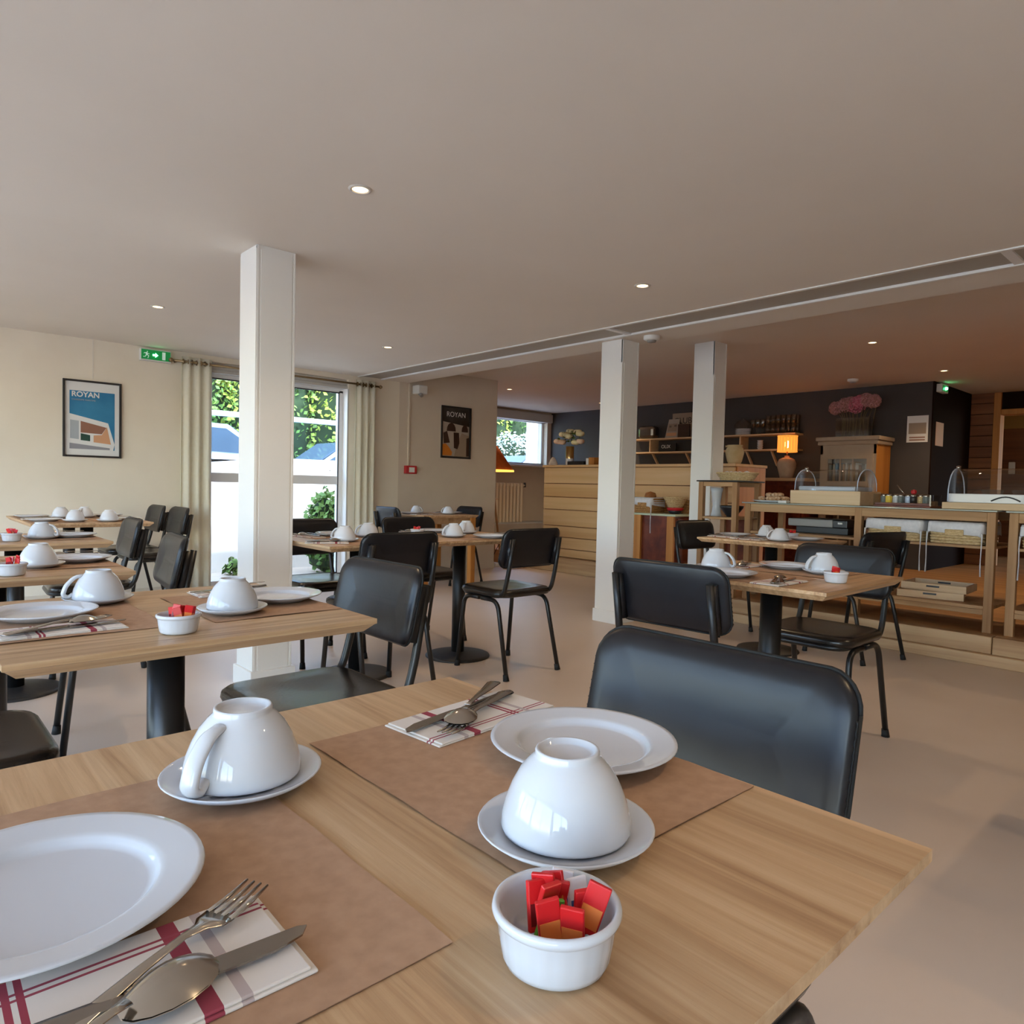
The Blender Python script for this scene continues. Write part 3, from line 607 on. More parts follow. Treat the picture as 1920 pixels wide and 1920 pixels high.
# ------------------------------------------------------------------ things on the left wall
def picture(name, x0, x1, z0, z1, label, y=YW, fr=.016):
    t = thing(name, label, 'poster', (x0, y, z0)); w, h = x1-x0, z1-z0
    MB().box(0, -.004, 0, w, -.001, h).build('backing', 'paper_white', t)
    m = MB().bbox(0, -.022, 0, fr, -.001, h, .002).bbox(w-fr, -.022, 0, w, -.001, h, .002).bbox(fr, -.022, 0, w-fr, -.001, fr, .002).bbox(fr, -.022, h-fr, w-fr, -.001, h, .002)
    m.build('frame', 'frame_black', t); return t, w, h
pt, w, h = picture('framed_poster', 1.158, 1.595, 1.222, 1.868, 'black framed poster of a white building under blue sky, lettered ROYAN')
def pp(name, mat, pts, d): MB().poly([(u*w, -.0045-.0006*d, v*h) for u, v in pts], (0, -.0005, 0)).build(name, mat, pt)
pp('sky_print', 'poster_blue', [(.115, .10), (.885, .10), (.885, .86), (.115, .86)], 0)
pp('building_print', 'paper_white', [(.115, .10), (.86, .10), (.885, .18), (.77, .46), (.115, .56)], 1)
pp('building_print', 'poster_brown', [(.30, .47), (.74, .40), (.66, .31), (.30, .32)], 2)
pp('building_print', 'poster_orange', [(.75, .41), (.82, .18), (.52, .20), (.52, .29), (.66, .30)], 2)
pp('building_print', 'poster_grey', [(.125, .48), (.27, .47), (.27, .23), (.125, .24)], 2)
pp('building_print', 'poster_dkgreen', [(.30, .31), (.46, .29), (.46, .21), (.30, .22)], 3)
pp('building_print', 'poster_mid', [(.115, .18), (.80, .13), (.80, .105), (.115, .105)], 2)
text_mesh('ROYAN', .060, 'lettering', 'paper_white', pt, face_mat((.145*w, -.0066, .785*h), (1, 0, 0), (0, 0, 1)), bold=.0016)
text_mesh('CHARENTE MARITIME', .018, 'lettering', 'poster_grey', pt, face_mat((.15*w, -.0066, .735*h), (1, 0, 0), (0, 0, 1)))
MB().box(1.378, YW-.006, 1.87, 1.380, YW-.004, 2.215).box(1.378, YW-.006, 1.15, 1.380, YW-.004, 1.22).build('picture_wire', 'plastic_white', label='thin picture wire hanging the blue ROYAN poster from the ceiling', cat='wire')
pt, w, h = picture('framed_poster', 5.04, 5.495, 1.385, 2.015, 'dark framed vintage style poster on the warm wall, lettered ROYAN', fr=.018)
pp('ground_print', 'deco_ground', [(.03, .02), (.97, .02), (.97, .98), (.03, .98)], 0)
pp('figure_print', 'deco_pale', [(.05, .70), (.95, .63), (.95, .04), (.05, .04)], 1)
pp('figure_print', 'deco_sand', [(.45, .04), (.95, .04), (.95, .45), (.70, .50), (.55, .30)], 2)
for cx_, wd, tp in ((.34, .15, .68), (.80, .11, .66)):
    pp('figure_print', 'deco_dark', [(cx_-wd, .52)]+[(cx_-wd*math.cos(PI*i/8), .54+(tp-.54)*math.sin(PI*i/8)) for i in range(9)]+[(cx_+wd, .52)], 3)
pp('figure_print', 'deco_dark', [(.42, .50), (.60, .50), (.62, .30), (.56, .18), (.44, .20)], 3)
pp('figure_print', 'deco_dark', [(.08, .48), (.20, .52), (.30, .30), (.10, .28)], 3)
pp('figure_print', 'deco_dark', [(.86, .40), (.95, .42), (.95, .05), (.86, .05)], 3)
pp('figure_print', 'deco_orange', [(.05, .05), (.36, .05), (.38, .12), (.26, .22), (.16, .28), (.05, .26)], 4)
text_mesh('ROYAN', .085, 'lettering', 'paper_white', pt, face_mat((.17*w, -.0082, .80*h), (1, 0, 0), (0, 0, 1)))
# exit sign
es = thing('exit_sign', 'green running-man emergency exit sign beside the curtain rod', 'exit sign', (1.735, YW, 2.095))
MB().bbox(0, -.045, 0, .255, -.001, .105, .004).build('housing', 'plastic_white', es)
MB().box(.008, -.047, .012, .247, -.0455, .097).build('panel', 'exit_green', es)
MB().poly([(.178, -.0475, .020), (.205, -.0475, .020), (.205, -.0475, .088), (.178, -.0475, .088)], (0, -.001, 0)).build('door_pictogram', 'exit_white', es)
rm = MB()
for q in ([(.052, .083), (.060, .083), (.060, .075), (.052, .075)], [(.038, .070), (.056, .074), (.062, .056), (.052, .048), (.044, .052)], [(.030, .058), (.040, .068), (.036, .072), (.026, .062)],
          [(.058, .066), (.074, .062), (.074, .057), (.058, .060)], [(.046, .052), (.036, .036), (.022, .034), (.022, .029), (.040, .031), (.053, .050)], [(.050, .050), (.064, .042), (.058, .022), (.063, .021), (.071, .044), (.056, .054)]):
    rm.poly([(a, -.0475, b) for a, b in q], (0, -.001, 0))
rm.build('running_man_pictogram', 'exit_white', es)
MB().poly([(.10, -.0475, .046), (.122, -.0475, .046), (.122, -.0475, .034), (.145, -.0475, .054), (.122, -.0475, .074), (.122, -.0475, .062), (.10, -.0475, .062)], (0, -.001, 0)).build('arrow_pictogram', 'exit_glow', es)
MB().lathe([(0, .004), (.007, .003), (.010, 0)], 12, (.122, -.05, .054)).build('indicator', 'exit_glow', es)
# alarm, conduit, detector box
MB().bbox(4.565, YW-.02, 1.27, 4.59, YW, 2.218, .004).build('cable_conduit', 'plaster_warm', label='vertical cable conduit running down to the red alarm box', cat='conduit')
al = MB().bbox(4.525, YW-.05, 1.178, 4.675, YW, 1.272, .006).build('alarm_box', 'alarm_red', label='red fire alarm call point at the foot of the conduit', cat='alarm')
MB().box(4.565, YW-.0515, 1.195, 4.64, YW-.05, 1.252).build('break_glass', 'plastic_white', al)
db = MB().bbox(4.62, YW-.13, 2.10, 4.75, YW, 2.20, .012).build('detector_box', 'plastic_white', label='small white detector box under the ceiling by the conduit', cat='detector')
MB().tube([(4.66, YW-.10, 2.105), (4.66, YW-.14, 2.075)], .022, 12).build('sensor', 'plastic_grey', db)
for x, y, z, lb in ((4.36, 3.27, H, 'white smoke detector beside the boxed column at the ceiling step'), (8.5, 3.46, U, 'white smoke detector on the rear ceiling above the pink flowers')):
    o = MB().lathe([(.062, 0), (.062, -.022), (.05, -.032), (.0, -.033)], 24, (x, y, z)).build('smoke_detector', 'plastic_white', label=lb, cat='smoke detector')
    MB().lathe([(.036, -.032), (.032, -.045), (0, -.046)], 20, (x, y, z)).build('grille', 'plastic_grey', o)
# curtains and rod
def curtain(x0, x1, label):
    t = thing('curtain', label, 'curtain', (x0, YW-.11, 0)); n = 60; w = x1-x0; vs = []; fs = []; zs = [.015, .5, 1.0, 1.5, 1.95, 2.165]
    for k, z in enumerate(zs):
        amp = .018*(1 if k < 4 else .8)
        for i in range(n+1):
            u = i/n; vs.append((u*w*(1 if k > 1 else 1.03), amp*math.sin(u*2*PI*3.0+.4), z))
    for k in range(len(zs)-1):
        for i in range(n): fs.append((k*(n+1)+i, k*(n+1)+i+1, (k+1)*(n+1)+i+1, (k+1)*(n+1)+i))
    o = MB().add(vs, fs, 0, True).build('cloth', 'curtain', t)
    so = o.modifiers.new('thick', 'SOLIDIFY'); so.thickness = .004
    for i in range(7):
        u = (i+.35)/7
        MB().tube([(u*w-.003, 0, 2.118), (u*w+.003, 0, 2.118)], .024, 14).build('eyelet', 'brass', t)
curtain(2.06, 2.325, 'cream eyelet curtain hanging left beside the exit sign'.replace(' left', ''))
curtain(3.83, 4.075, 'cream eyelet curtain at the glazed door, next to the dark poster wall')
rd = thing('curtain_rod', 'brass curtain rod over the glazed door', 'curtain rod', (0, YW-.11, 2.118))
MB().tube([(1.98, 0, 0), (4.12, 0, 0)], .011, 12).build('pole', 'brass', rd)
for x in (1.97, 4.13): MB().lathe([(0, -.022), (.02, -.01), (.022, .008), (0, .022)], 14, (x, 0, 0)).build('finial', 'brass', rd)
for x in (2.03, 4.09): MB().tube([(x, 0, 0), (x, .11, 0)], .007, 8).build('bracket', 'brass', rd)

# ------------------------------------------------------------------ reception
ct = thing('reception_counter', 'long pine-clad reception counter with a flat top', 'counter', (6.43, 0, 0))
CY0, CY1, CZ = 3.74, 6.46, 1.345
MB().box(.02, CY0, ZP+.004, .60, CY1-.001, CZ-.03).build('body', 'brown_panel', ct)
MB().bbox(-.025, CY0-.02, CZ-.03, .62, CY1+.02, CZ, .005).build('top', 'pine_counter', ct)
z = ZP+.006; hs = [.105, .145, .140, .205, .160, .170, .21]
for hh in hs:
    z2 = min(z+hh, CZ-.032)
    if z2-z > .02: MB().bbox(-.008, CY0, z+.004, .02, CY1, z2-.004, .005).build('board', 'pine_counter', ct)
    z = z2
MB().bbox(.02, CY1, ZP+.004, .60, CY1+.012, CZ-.03, .003).build('end_panel', 'pine_counter', ct); MB().bbox(.02, CY0-.012, ZP+.004, .60, CY0, CZ-.03, .003).build('end_panel', 'orange_wood', ct)
# things on the counter
vz = thing('flower_vase', 'brass cylinder vase of cream roses on the reception counter', 'vase', (6.62, 6.20, CZ))
MB().lathe([(0, 0), (.052, 0), (.052, .09)], 24).build('foot_section', 'porcelain', vz)
MB().lathe([(.052, .09), (.053, .245), (.050, .245), (.048, .1)], 24).build('brass_section', 'gold', vz)
rn = random.Random(3)
def rose(mb, c, r, rn):
    for k in range(9):
        a = k*2.4; p = Vector((math.cos(a)*r*.35*(k/8), math.sin(a)*r*.35*(k/8), r*.15*(1-k/8)))
        mb.lathe([(0, -r*.5), (r*.55, -r*.35), (r*.72, 0), (r*.6, r*.38), (r*.5, r*.34), (0, r*.1)], 9, (c[0]+p.x, c[1]+p.y, c[2]+p.z))
for (a, b, c, mt) in ((-.02, .20, .31, 'rose_peach'), (0, .13, .40, 'rose_cream'), (-.03, .05, .39, 'rose_cream'), (-.04, .0, .37, 'rose_cream'), (0, -.17, .30, 'rose_peach'), (.03, -.14, .40, 'rose_cream'), (.06, .06, .44, 'rose_cream'), (.08, -.05, .43, 'rose_cream'), (-.03, .12, .30, 'rose_peach'), (-.02, -.11, .29, 'rose_cream')):
    m = MB(); rose(m, (a, b, c), .062, rn); m.build('rose', mt, vz)
lf = MB()
for i in range(70):
    th = rn.uniform(0, 2*PI); ph = rn.uniform(.1, 1.3); R = rn.uniform(.08, .19); c = Vector((R*math.cos(th)*math.sin(ph)*.8, R*math.sin(th)*math.sin(ph), .27+R*math.cos(ph)*.9)); u = Vector((rn.uniform(-1, 1), rn.uniform(-1, 1), rn.uniform(-.3, 1))).normalized()*.05; v = u.orthogonal().normalized()*.02
    lf.add([c, c+u*.5+v, c+u, c+u*.5-v], [(0, 1, 2, 3)])
lf.build('foliage', 'leaf_green', vz, kind='stuff')
MB().lathe([(0, .11), (.02, .10), (.045, .06), (.062, .02), (.05, 0), (0, 0)], 9, (6.52, 6.40, CZ)).build('stone_ornament', 'stone_white', label='pointed white stone ornament on the reception counter', cat='ornament')
MB().bbox(6.50, 5.86, CZ, 6.68, 6.13, CZ+.05, .004).build('desk_tray', 'enamel_dark', label='low black desk tray on the reception counter', cat='tray')
bx = MB().bbox(6.52, 5.70, CZ, 6.66, 5.79, CZ+.095, .004).build('card_box', 'orange_wood', label='small wooden card box on the reception counter', cat='box')
MB().box(6.53, 5.80, CZ, 6.60, 5.84, CZ+.085).build('card_stand', 'paper_white', label='white card stand on the reception counter beside the wooden box', cat='card')
# tripod lamp, radiator
lp = thing('floor_lamp', 'tripod floor lamp with rust cone shade by the radiator', 'lamp', (6.16, 7.25, 0))
MB().lathe([(.10, .34), (.335, .0), (.333, -.0), (.096, .336)], 36, (0, 0, 1.265)).build('lamp_shade', 'rust_shade', lp)
MB().lathe([(.336, .0), (.334, .022), (.322, .022), (.326, 0)], 36, (0, 0, 1.256)).build('shade_rim', 'shade_inner', lp)
MB().lathe([(0, .05), (.03, .03), (.03, -.03), (0, -.05)], 14, (0, 0, 1.36)).build('bulb', 'lamp_bulb', lp)
for k in range(3):
    a = k*2*PI/3+.5; MB().tube([(.03*math.cos(a), .03*math.sin(a), 1.33), (.30*math.cos(a), .30*math.sin(a), 0)], [.012, .016], 8).build('leg', 'pine_post', lp)
MB().lathe([(0, .01), (.14, .01), (.14, 0), (0, 0)], 20, (0, 0, .88)).build('tray', 'pine_pale', lp)
ra = thing('radiator', 'cream column radiator beneath the recess window', 'radiator', (7.75, YN-.16, ZP))
for k in range(8):
    x = .08*k
    MB().bbox(x-.024, -.05, .04, x+.024, .05, .94, .02).build('column_section', 'plaster_cream', ra)
MB().tube([(-.03, 0, .09), (.62, 0, .09)], .02, 10).build('header_pipe', 'plaster_cream', ra); MB().tube([(-.03, 0, .90), (.68, 0, .90)], .02, 10).build('header_pipe', 'plaster_cream', ra)
MB().cyl(.665, 0, .87, .95, .022, 12).build('valve', 'enamel_dark', ra)

cb = thing('power_cord', 'black lamp cord looping to a white socket near the radiator', 'cord', (0, 0, 0))
MB().tube(arc([(6.16, 7.20, .02), (5.98, 6.95, .10), (5.96, 6.80, .30), (5.935, 6.72, .34)], .08, 5), .005, 6).build('cable', 'cable', cb)
MB().bbox(6.02, 6.92, .0, 6.10, 7.06, .05, .006).build('socket_block', 'plastic_white', cb)
# ------------------------------------------------------------------ slate wall: shelves and what stands on them
def shelf(y0, y1, label, dv):
    t = thing('wall_shelf', label, 'shelf', (XD, 0, 0))
    MB().bbox(-.24, y0, 1.835, -.001, y1, 1.858, .003).build('upper_board', 'pine_pale', t)
    MB().bbox(-.24, y0, 1.625, -.001, y1, 1.648, .003).build('lower_board', 'pine_pale', t)
    for y in dv: MB().bbox(-.22, y-.01, 1.648, -.001, y+.01, 1.835, .002).build('divider', 'pine_pale', t)
    for y in (y0+.35, y1-.42): MB().poly([(-.2, y-.01, 1.625), (-.16, y-.01, 1.625), (-.001, y-.01, 1.46), (-.001, y-.01, 1.42), (-.03, y-.01, 1.43)], (0, .02, 0)).build('bracket', 'pine_pale', t)
shelf(5.72, 7.10, 'pale two-board shelf on the slate wall holding cards and a toaster', [6.71, 5.9])
shelf(4.36, 5.50, 'pale two-board shelf on the slate wall holding drinking glasses', [5.165])
SX = XD-.13; SU = 1.8585; SL = 1.6485
to = MB().bbox(SX-.1, 6.64, SU, SX+.08, 6.95, SU+.20, .05).build('toaster', 'steel_dark', label='rounded metal toaster on the upper slate wall shelf', cat='toaster')
MB().box(SX-.04, 6.68, SU+.199, SX-.02, 6.90, SU+.203).build('slot', 'enamel_dark', to)
cd = thing('menu_card', 'upright white picture card leaning on the upper shelf', 'card', (SX-.05, 6.24, SU))
MB().poly([(0, 0, 0), (0, .22, 0), (.07, .20, .29), (.07, 0, .29)], (.006, 0, 0)).build('sheet', 'deco_pale', cd)
for (a, b, c, d, mt) in ((.03, .19, .10, .22, 'deco_sand'), (.04, .08, .17, .20, 'frame_black'), (.13, .17, .16, .19, 'frame_black'), (.02, .20, .03, .08, 'poster_orange')):
    MB().poly([(-.003+c*.241, a, c), (-.003+c*.241, b, c), (-.003+d*.241, b, d), (-.003+d*.241, a, d)], (-.001, 0, 0)).build('printed_patch', mt, cd)
bd = MB().bbox(SX+.05, 6.03, SU, SX+.07, 6.40, SU+.38, .003).build('picture_board', 'deco_sand', label='tan lettered picture board behind the cards on the upper shelf', cat='board')
text_mesh('CLUB', .13, 'lettering', 'frame_black', bd, face_mat((SX+.048, 6.37, SU+.22), (0, -1, 0), (0, 0, 1)))
MB().bbox(SX-.06, 6.02, SU, SX-.03, 6.22, SU+.20, .003).build('dark_card', 'deco_dark', label='dark card standing right of the picture card on the shelf'.replace(' right of', ' against'), cat='card')
sg = MB().bbox(SX-.05, 6.26, SL, SX-.03, 6.56, SL+.13, .003).build('letter_sign', 'enamel_dark', label='black sign with white letters on the lower shelf', cat='sign')
text_mesh('OLIX', .075, 'lettering', 'paper_white', sg, face_mat((SX-.0515, 6.52, SL+.055), (0, -1, 0), (0, 0, 1)))
GP = MB().lathe([(0, 0), (.026, 0), (.034, .12), (.032, .12), (.024, .006), (0, .006)], 14).build('drinking_glass', 'glass_clear')
GP2 = MB().lathe([(0, 0), (.03, 0), (.006, .008), (.005, .08), (.03, .11), (.036, .17), (.030, .20), (.028, .2), (.034, .17), (.028, .113), (0, .09)], 14).build('wine_glass', 'glass_clear')
i = 0
for row in range(2):
    for k in range(9):
        tall = k < 3
        p = GP2 if tall else GP
        o = p if (row == 0 and k in (0, 3)) else copy_tree(p)
        o.location = (SX-.06+.10*row, 4.99-.073*k, SU+(.0 if tall else 0)); tag(o, ('stemmed wine glass' if tall else 'straight drinking glass')+' among the glassware on the upper shelf', 'glass', ('stemmed' if tall else 'straight')+' glasses on the upper shelf')
    for k in range(6):
        o = copy_tree(GP); o.location = (SX-.06+.10*row, 4.77-.073*k, SU+.125); tag(o, 'straight drinking glass among the glassware on the upper shelf', 'glass', 'straight glasses on the upper shelf')
for k in range(4):
    MB().lathe([(0, 0), (.07, 0), (.11, .014), (.108, .018), (.07, .006), (0, .006)], 24, (SX-.02, 5.16, SU+.022*k)).build('stacked_plate', 'porcelain', label='white plate in the short stack on the upper shelf', cat='plate', group='plates stacked on the upper shelf')
MB().lathe([(.12, .0), (.118, .05), (.08, .10), (.02, .125), (.02, .14), (0, .14)], 24, (SX-.02, 5.16, SU+.09)).build('glass_dome', 'glass_clear', label='clear dome over the plate stack on the upper shelf', cat='dome')
for k in range(4):
    MB().lathe([(0, 0), (.03, 0), (.042, .035), (.04, .035), (.028, .004), (0, .004)], 18, (SX-.05, 4.88, SL+.03*k)).build('stacked_cup', 'porcelain', label='white cup in the stack on the lower shelf', cat='cup', group='cups stacked on the lower shelf')
# sideboard under the shelves with amber table lamp
sd = thing('sideboard', 'low red-brown sideboard with pale top below the glass shelf', 'sideboard', (8.55, 0, ZP))
MB().bbox(0, 4.03, .0, .60, 5.03, 1.03, .006).build('body', 'mahogany', sd); MB().bbox(-.03, 4.0, 1.03, .62, 5.06, 1.07, .006).build('top', 'oak_beam', sd)
for k in range(3): MB().bbox(-.012, 4.06+.32*k, .06, 0, 4.36+.32*k, .98, .004).build('door', 'mahogany', sd)
tl = thing('table_lamp', 'pink ceramic table lamp with glowing amber shade', 'lamp', (8.80, 4.38, ZP+1.072))
MB().lathe([(0, 0), (.078, 0), (.086, .03), (.115, .14), (.118, .19), (.095, .245), (.05, .265), (.03, .27), (.03, .29), (0, .29)], 12).build('base', 'ceramic_pink', tl)
MB().cyl(0, 0, .28, .36, .010, 10).build('stem', 'brass', tl)
for k in range(18):
    a = 2*PI*k/18; MB().box(-.004, -.013, 0, .004, .013, .20).build('shade_slat', 'lamp_amber', tl).matrix_local = Matrix.Translation((.118*math.cos(a), .118*math.sin(a), .345)) @ Matrix.Rotation(a, 4, 'Z')
MB().lathe([(.112, 0), (.126, 0), (.126, .012), (.112, .012)], 28, (0, 0, .338)).build('shade_ring', 'lamp_amber', tl); MB().lathe([(.112, 0), (.126, 0), (.126, .012), (.112, .012)], 28, (0, 0, .54)).build('shade_ring', 'lamp_amber', tl)
MB().lathe([(0, .05), (.03, .03), (.03, -.03), (0, -.05)], 14, (0, 0, .44)).build('bulb', 'lamp_bulb', tl)
pl = bpy.data.lights.new('lamp_light', 'POINT'); pl.energy = 7; pl.color = (1, .5, .16); pl.shadow_soft_size = .03
plo = bpy.data.objects.new('lamp_light', pl); C.objects.link(plo); plo.location = (8.80, 4.38, ZP+1.072+.44)
# glazed bookcase with hydrangeas
bk = thing('bookcase', 'taupe glazed bookcase with moulded cornice against the slate wall', 'bookcase', (8.75, 3.26, ZP))
BW, BH, BD = .66, 1.53, .42
MB().box(.36, 0, 0, BD, BW, BH).box(0, 0, 0, BD, .03, BH).box(0, BW-.03, 0, BD, BW, BH).box(0, 0, 0, BD, BW, .08).box(0, 0, BH-.16, BD, BW, BH).build('carcass', 'cabinet_taupe', bk)
MB().box(-.001, -.006, .01, BD, 0, BH-.01).build('side_panel', 'orange_wood', bk)
MB().bbox(-.05, -.05, BH, BD+.01, BW+.05, BH+.05, .012).bbox(-.03, -.03, BH-.05, BD, BW+.03, BH, .012).build('cornice', 'cabinet_taupe', bk)
dr = MB()
dr.box(-.018, .03, .08, 0, .10, BH-.16).box(-.018, BW-.10, .08, 0, BW-.03, BH-.16)
for zz in (.08, .62, .98, BH-.22): dr.box(-.018, .10, zz, 0, BW-.10, zz+(.06 if zz < 1.2 else .06))
for yy in (.26, .41): dr.box(-.014, yy-.009, .14, -.002, yy+.009, BH-.2)
dro = dr.build('door', 'cabinet_taupe', bk)
MB().box(-.010, .10, .14, -.007, BW-.10, BH-.2).build('pane', 'glass_clear', dro)
for zz in (.36, .66, 1.02): MB().box(.01, .03, zz-.016, .36, BW-.03, zz).build('inner_shelf', 'cabinet_taupe', bk)
rn = random.Random(11)
for zz in (.66, 1.02):
    y = .05
    while y < BW-.09:
        wd = rn.uniform(.016, .034); hh = rn.uniform(.2, .27)
        bi = rn.randrange(8); b_ = MB().bbox(0, 0, 0, .15, wd, hh, .002).build('book', 'book_%d' % bi, label=['pale grey', 'tan', 'olive', 'blue-grey', 'dark brown', 'cream', 'slate blue', 'light brown'][bi]+' upright book behind glass on the '+('upper' if zz > .8 else 'lower')+' bookcase shelf', cat='book', group='books in the glazed bookcase, '+('upper' if zz > .8 else 'lower')+' shelf')
        b_.location = (8.75+.04, 3.26+y, ZP+zz+.0005); y += wd+.004+(.012 if rn.random() < .2 else 0)
fz = thing('hydrangea_vase', 'wide glass vase of dried pink hydrangeas on the bookcase', 'vase', (8.95, 3.60, ZP+BH+.0505))
MB().box(-.08, -.20, 0, .08, .20, .006).box(-.08, -.20, 0, -.076, .20, .24).box(.076, -.20, 0, .08, .20, .24).box(-.08, -.20, 0, .08, -.196, .24).box(-.08, .196, 0, .08, .20, .24).build('vase', 'glass_clear', fz)
for k in range(14):
    y = -.18+.027*k; MB().tube([(rn.uniform(-.05, .05), y, .01), (rn.uniform(-.05, .05), y*1.0+rn.uniform(-.02, .02), .22), (0, y*1.35, .38)], .005, 6).build('stem', 'stem', fz)
def bloom(mb, c, r, rn, n=150):
    for i in range(n):
        zz = 1-2*(i+.5)/n; th = i*2.39996; q = math.sqrt(1-zz*zz); d = Vector((q*math.cos(th), q*math.sin(th), zz)); p = Vector(c)+d*r*rn.uniform(.86, 1.05)
        u = d.orthogonal().normalized(); u.rotate(Matrix.Rotation(rn.uniform(0, 3), 3, d)); v = d.cross(u); s = .018
        mb.add([p+u*s, p+v*s, p-u*s, p-v*s, p-d*s*.6], [(0, 1, 4), (1, 2, 4), (2, 3, 4), (3, 0, 4)])
for (b, c, r, mt) in ((.25, .38, .085, 'hydrangea_mauve'), (.14, .41, .09, 'hydrangea_mauve'), (.00, .40, .105, 'hydrangea_pink'), (-.13, .45, .085, 'hydrangea_mauve'), (-.22, .43, .085, 'hydrangea_mauve'), (-.05, .44, .08, 'hydrangea_pink'), (.07, .43, .08, 'hydrangea_mauve')):
    m = MB(); bloom(m, (rn.uniform(-.03, .03), b, c), r, rn); m.build('bloom', mt, fz)
# papers and exit sign on the slate wall and its return
nt = MB().box(XD-.004, 2.86, 1.70, XD-.001, 3.09, 2.015).build('notice', 'paper_white', label='white paper notice with a picture on the slate wall', cat='notice')
MB().box(XD-.005, 2.88, 1.80, XD-.004, 3.07, 1.93).build('picture_print', 'deco_sand', nt); MB().box(XD-.005, 2.89, 1.72, XD-.004, 3.06, 1.735).box(XD-.005, 2.89, 1.75, XD-.004, 3.06, 1.765).build('text_lines', 'poster_brown', nt)
MB().box(9.31, 2.810, 1.665, 9.58, 2.814, 1.945).build('notice', 'poster_orange', label='tan paper notice on the dark wall return', cat='notice')
e2 = MB().bbox(9.27, 2.755, 2.29, 9.50, 2.814, 2.385, .004).build('exit_sign', 'plastic_white', label='small green emergency exit light on the dark wall return', cat='exit sign')
MB().box(9.29, 2.753, 2.305, 9.48, 2.755, 2.37).build('panel', 'exit_green', e2); MB().lathe([(0, .02), (.02, .01), (.02, -.01), (0, -.02)], 12, (9.40, 2.75, 2.338)).build('indicator', 'exit_glow', e2)
wlmp = MB().bbox(12.56, 2.72, 1.42, 12.6, 2.80, 1.60, .01).build('wall_lamp', 'paper_white', label='small white wall lamp in the room beyond the timber wall', cat='lamp')

# ------------------------------------------------------------------ buffet
BX0, BX1, BZ = 5.33, 5.95, .978
def buffet(y0, y1, label, mid):
    t = thing('buffet_table', label, 'buffet', (0, 0, ZP)); zt = BZ-ZP
    MB().bbox(BX0-.03, y0-.012, zt-.010, BX1+.03, y1+.012, zt, .002).build('glass_top', 'glass_top', t)
    for x in (BX0, BX1-.05):
        for y in [y0, y1-.05]+mid: MB().bbox(x, y, 0, x+.05, y+.05, zt-.011, .004).build('leg', 'pine_post', t)
        MB().bbox(x+.005, y0+.05, zt-.075, x+.045, y1-.05, zt-.011, .003).build('apron_rail', 'pine_rail', t)
        MB().bbox(x+.005, y0+.05, .115, x+.045, y1-.05, .150, .003).build('bottom_rail', 'pine_rail', t)
    for z, th in ((.545, .018), (.150, .022)):
        n = 4; wd = (BX1-BX0-.02)/n
        for k in range(n): MB().bbox(BX0+.012+wd*k, y0+.01, z, BX0+.008+wd*(k+1), y1-.01, z+th, .002).build('shelf_board', 'pine_rail', t)
    return t
noisy('glass_top', srgb(150, 158, 150), srgb(160, 168, 160), nscale=3, rough=.12)
buffet(1.24, 3.0, 'long pine buffet with glass top on the wooden step', [2.07])
buffet(-.80, 1.17, 'pine buffet joined end to end with the longer-seen one'.replace('longer-seen', 'basket-laden'), [.2])
# back rail posts seen through: nothing more
def wickerbox(x0, y0, z0, x1, y1, z1, label, cloth=True, mat='wicker_pale'):
    t = thing('wicker_basket', label, 'basket', ((x0+x1)/2, (y0+y1)/2, z0)); hx, hy, h = (x1-x0)/2, (y1-y0)/2, z1-z0
    m = MB(); n = 7
    for k in range(n):
        z = h*(k+.5)/n; s = 1+.06*(k/n)
        m.tube([Vector((u*1, v*1, z)) for u, v in rr(2*hx*s*.96, 2*hy*s*.96, .03, 3)]+[Vector((rr(2*hx*s*.96, 2*hy*s*.96, .03, 3)[0]+(z,)))], h/n*.55, 6)
    m.box(-hx*.92, -hy*.92, .002, hx*.92, hy*.92, .008); m.build('weave', mat, t)
    if cloth:
        c = MB(); o = rr(2*hx*1.10, 2*hy*1.06, .03, 4); N = len(o); top = h+.004; vs = []; fs = []
        for j, (u, v) in enumerate(o):
            dz = .55*h+.10*h*math.sin(j*1.3)
            vs += [(u*.90, v*.90, top-.02), (u*.98, v*.98, top+.006), (u*1.01, v*1.01, top-.01), (u*1.03, v*1.03, top-dz)]
        for j in range(N):
            for k in range(3): fs.append((j*4+k, j*4+k+1, ((j+1) % N)*4+k+1, ((j+1) % N)*4+k))
        co = c.add(vs, fs, 0, True).build('cloth_liner', 'linen', t)
        sm = co.modifiers.new('thick', 'SOLIDIFY'); sm.thickness = .003
        for yy in (-hy*1.04, hy*1.04):
            MB().tube([(-hx*1.12, yy*.99, h*.55), (-hx*1.16, yy, h*.1), (-hx*1.17, yy*.985, -.10), (-hx*1.16, yy*1.0, -.20)], [.012, .007, .006, .009], 7, rx=.5).build('tie_string', 'linen', t)
        MB().bbox(-hx*1.16, -.055, h*.42, -hx*1.10, .055, h*.70, .004).build('handle_hole', mat, t)
    return t
wickerbox(5.345, 1.675, .745, 5.75, 2.03, .885, 'white-lined wicker basket under the buffet, next to the middle leg')
wickerbox(5.345, 1.315, .745, 5.75, 1.625, .885, 'white-lined wicker basket under the buffet, next to the end leg')
wickerbox(5.345, .75, .745, 5.75, 1.10, .885, 'white-lined wicker basket under the neighbouring buffet')
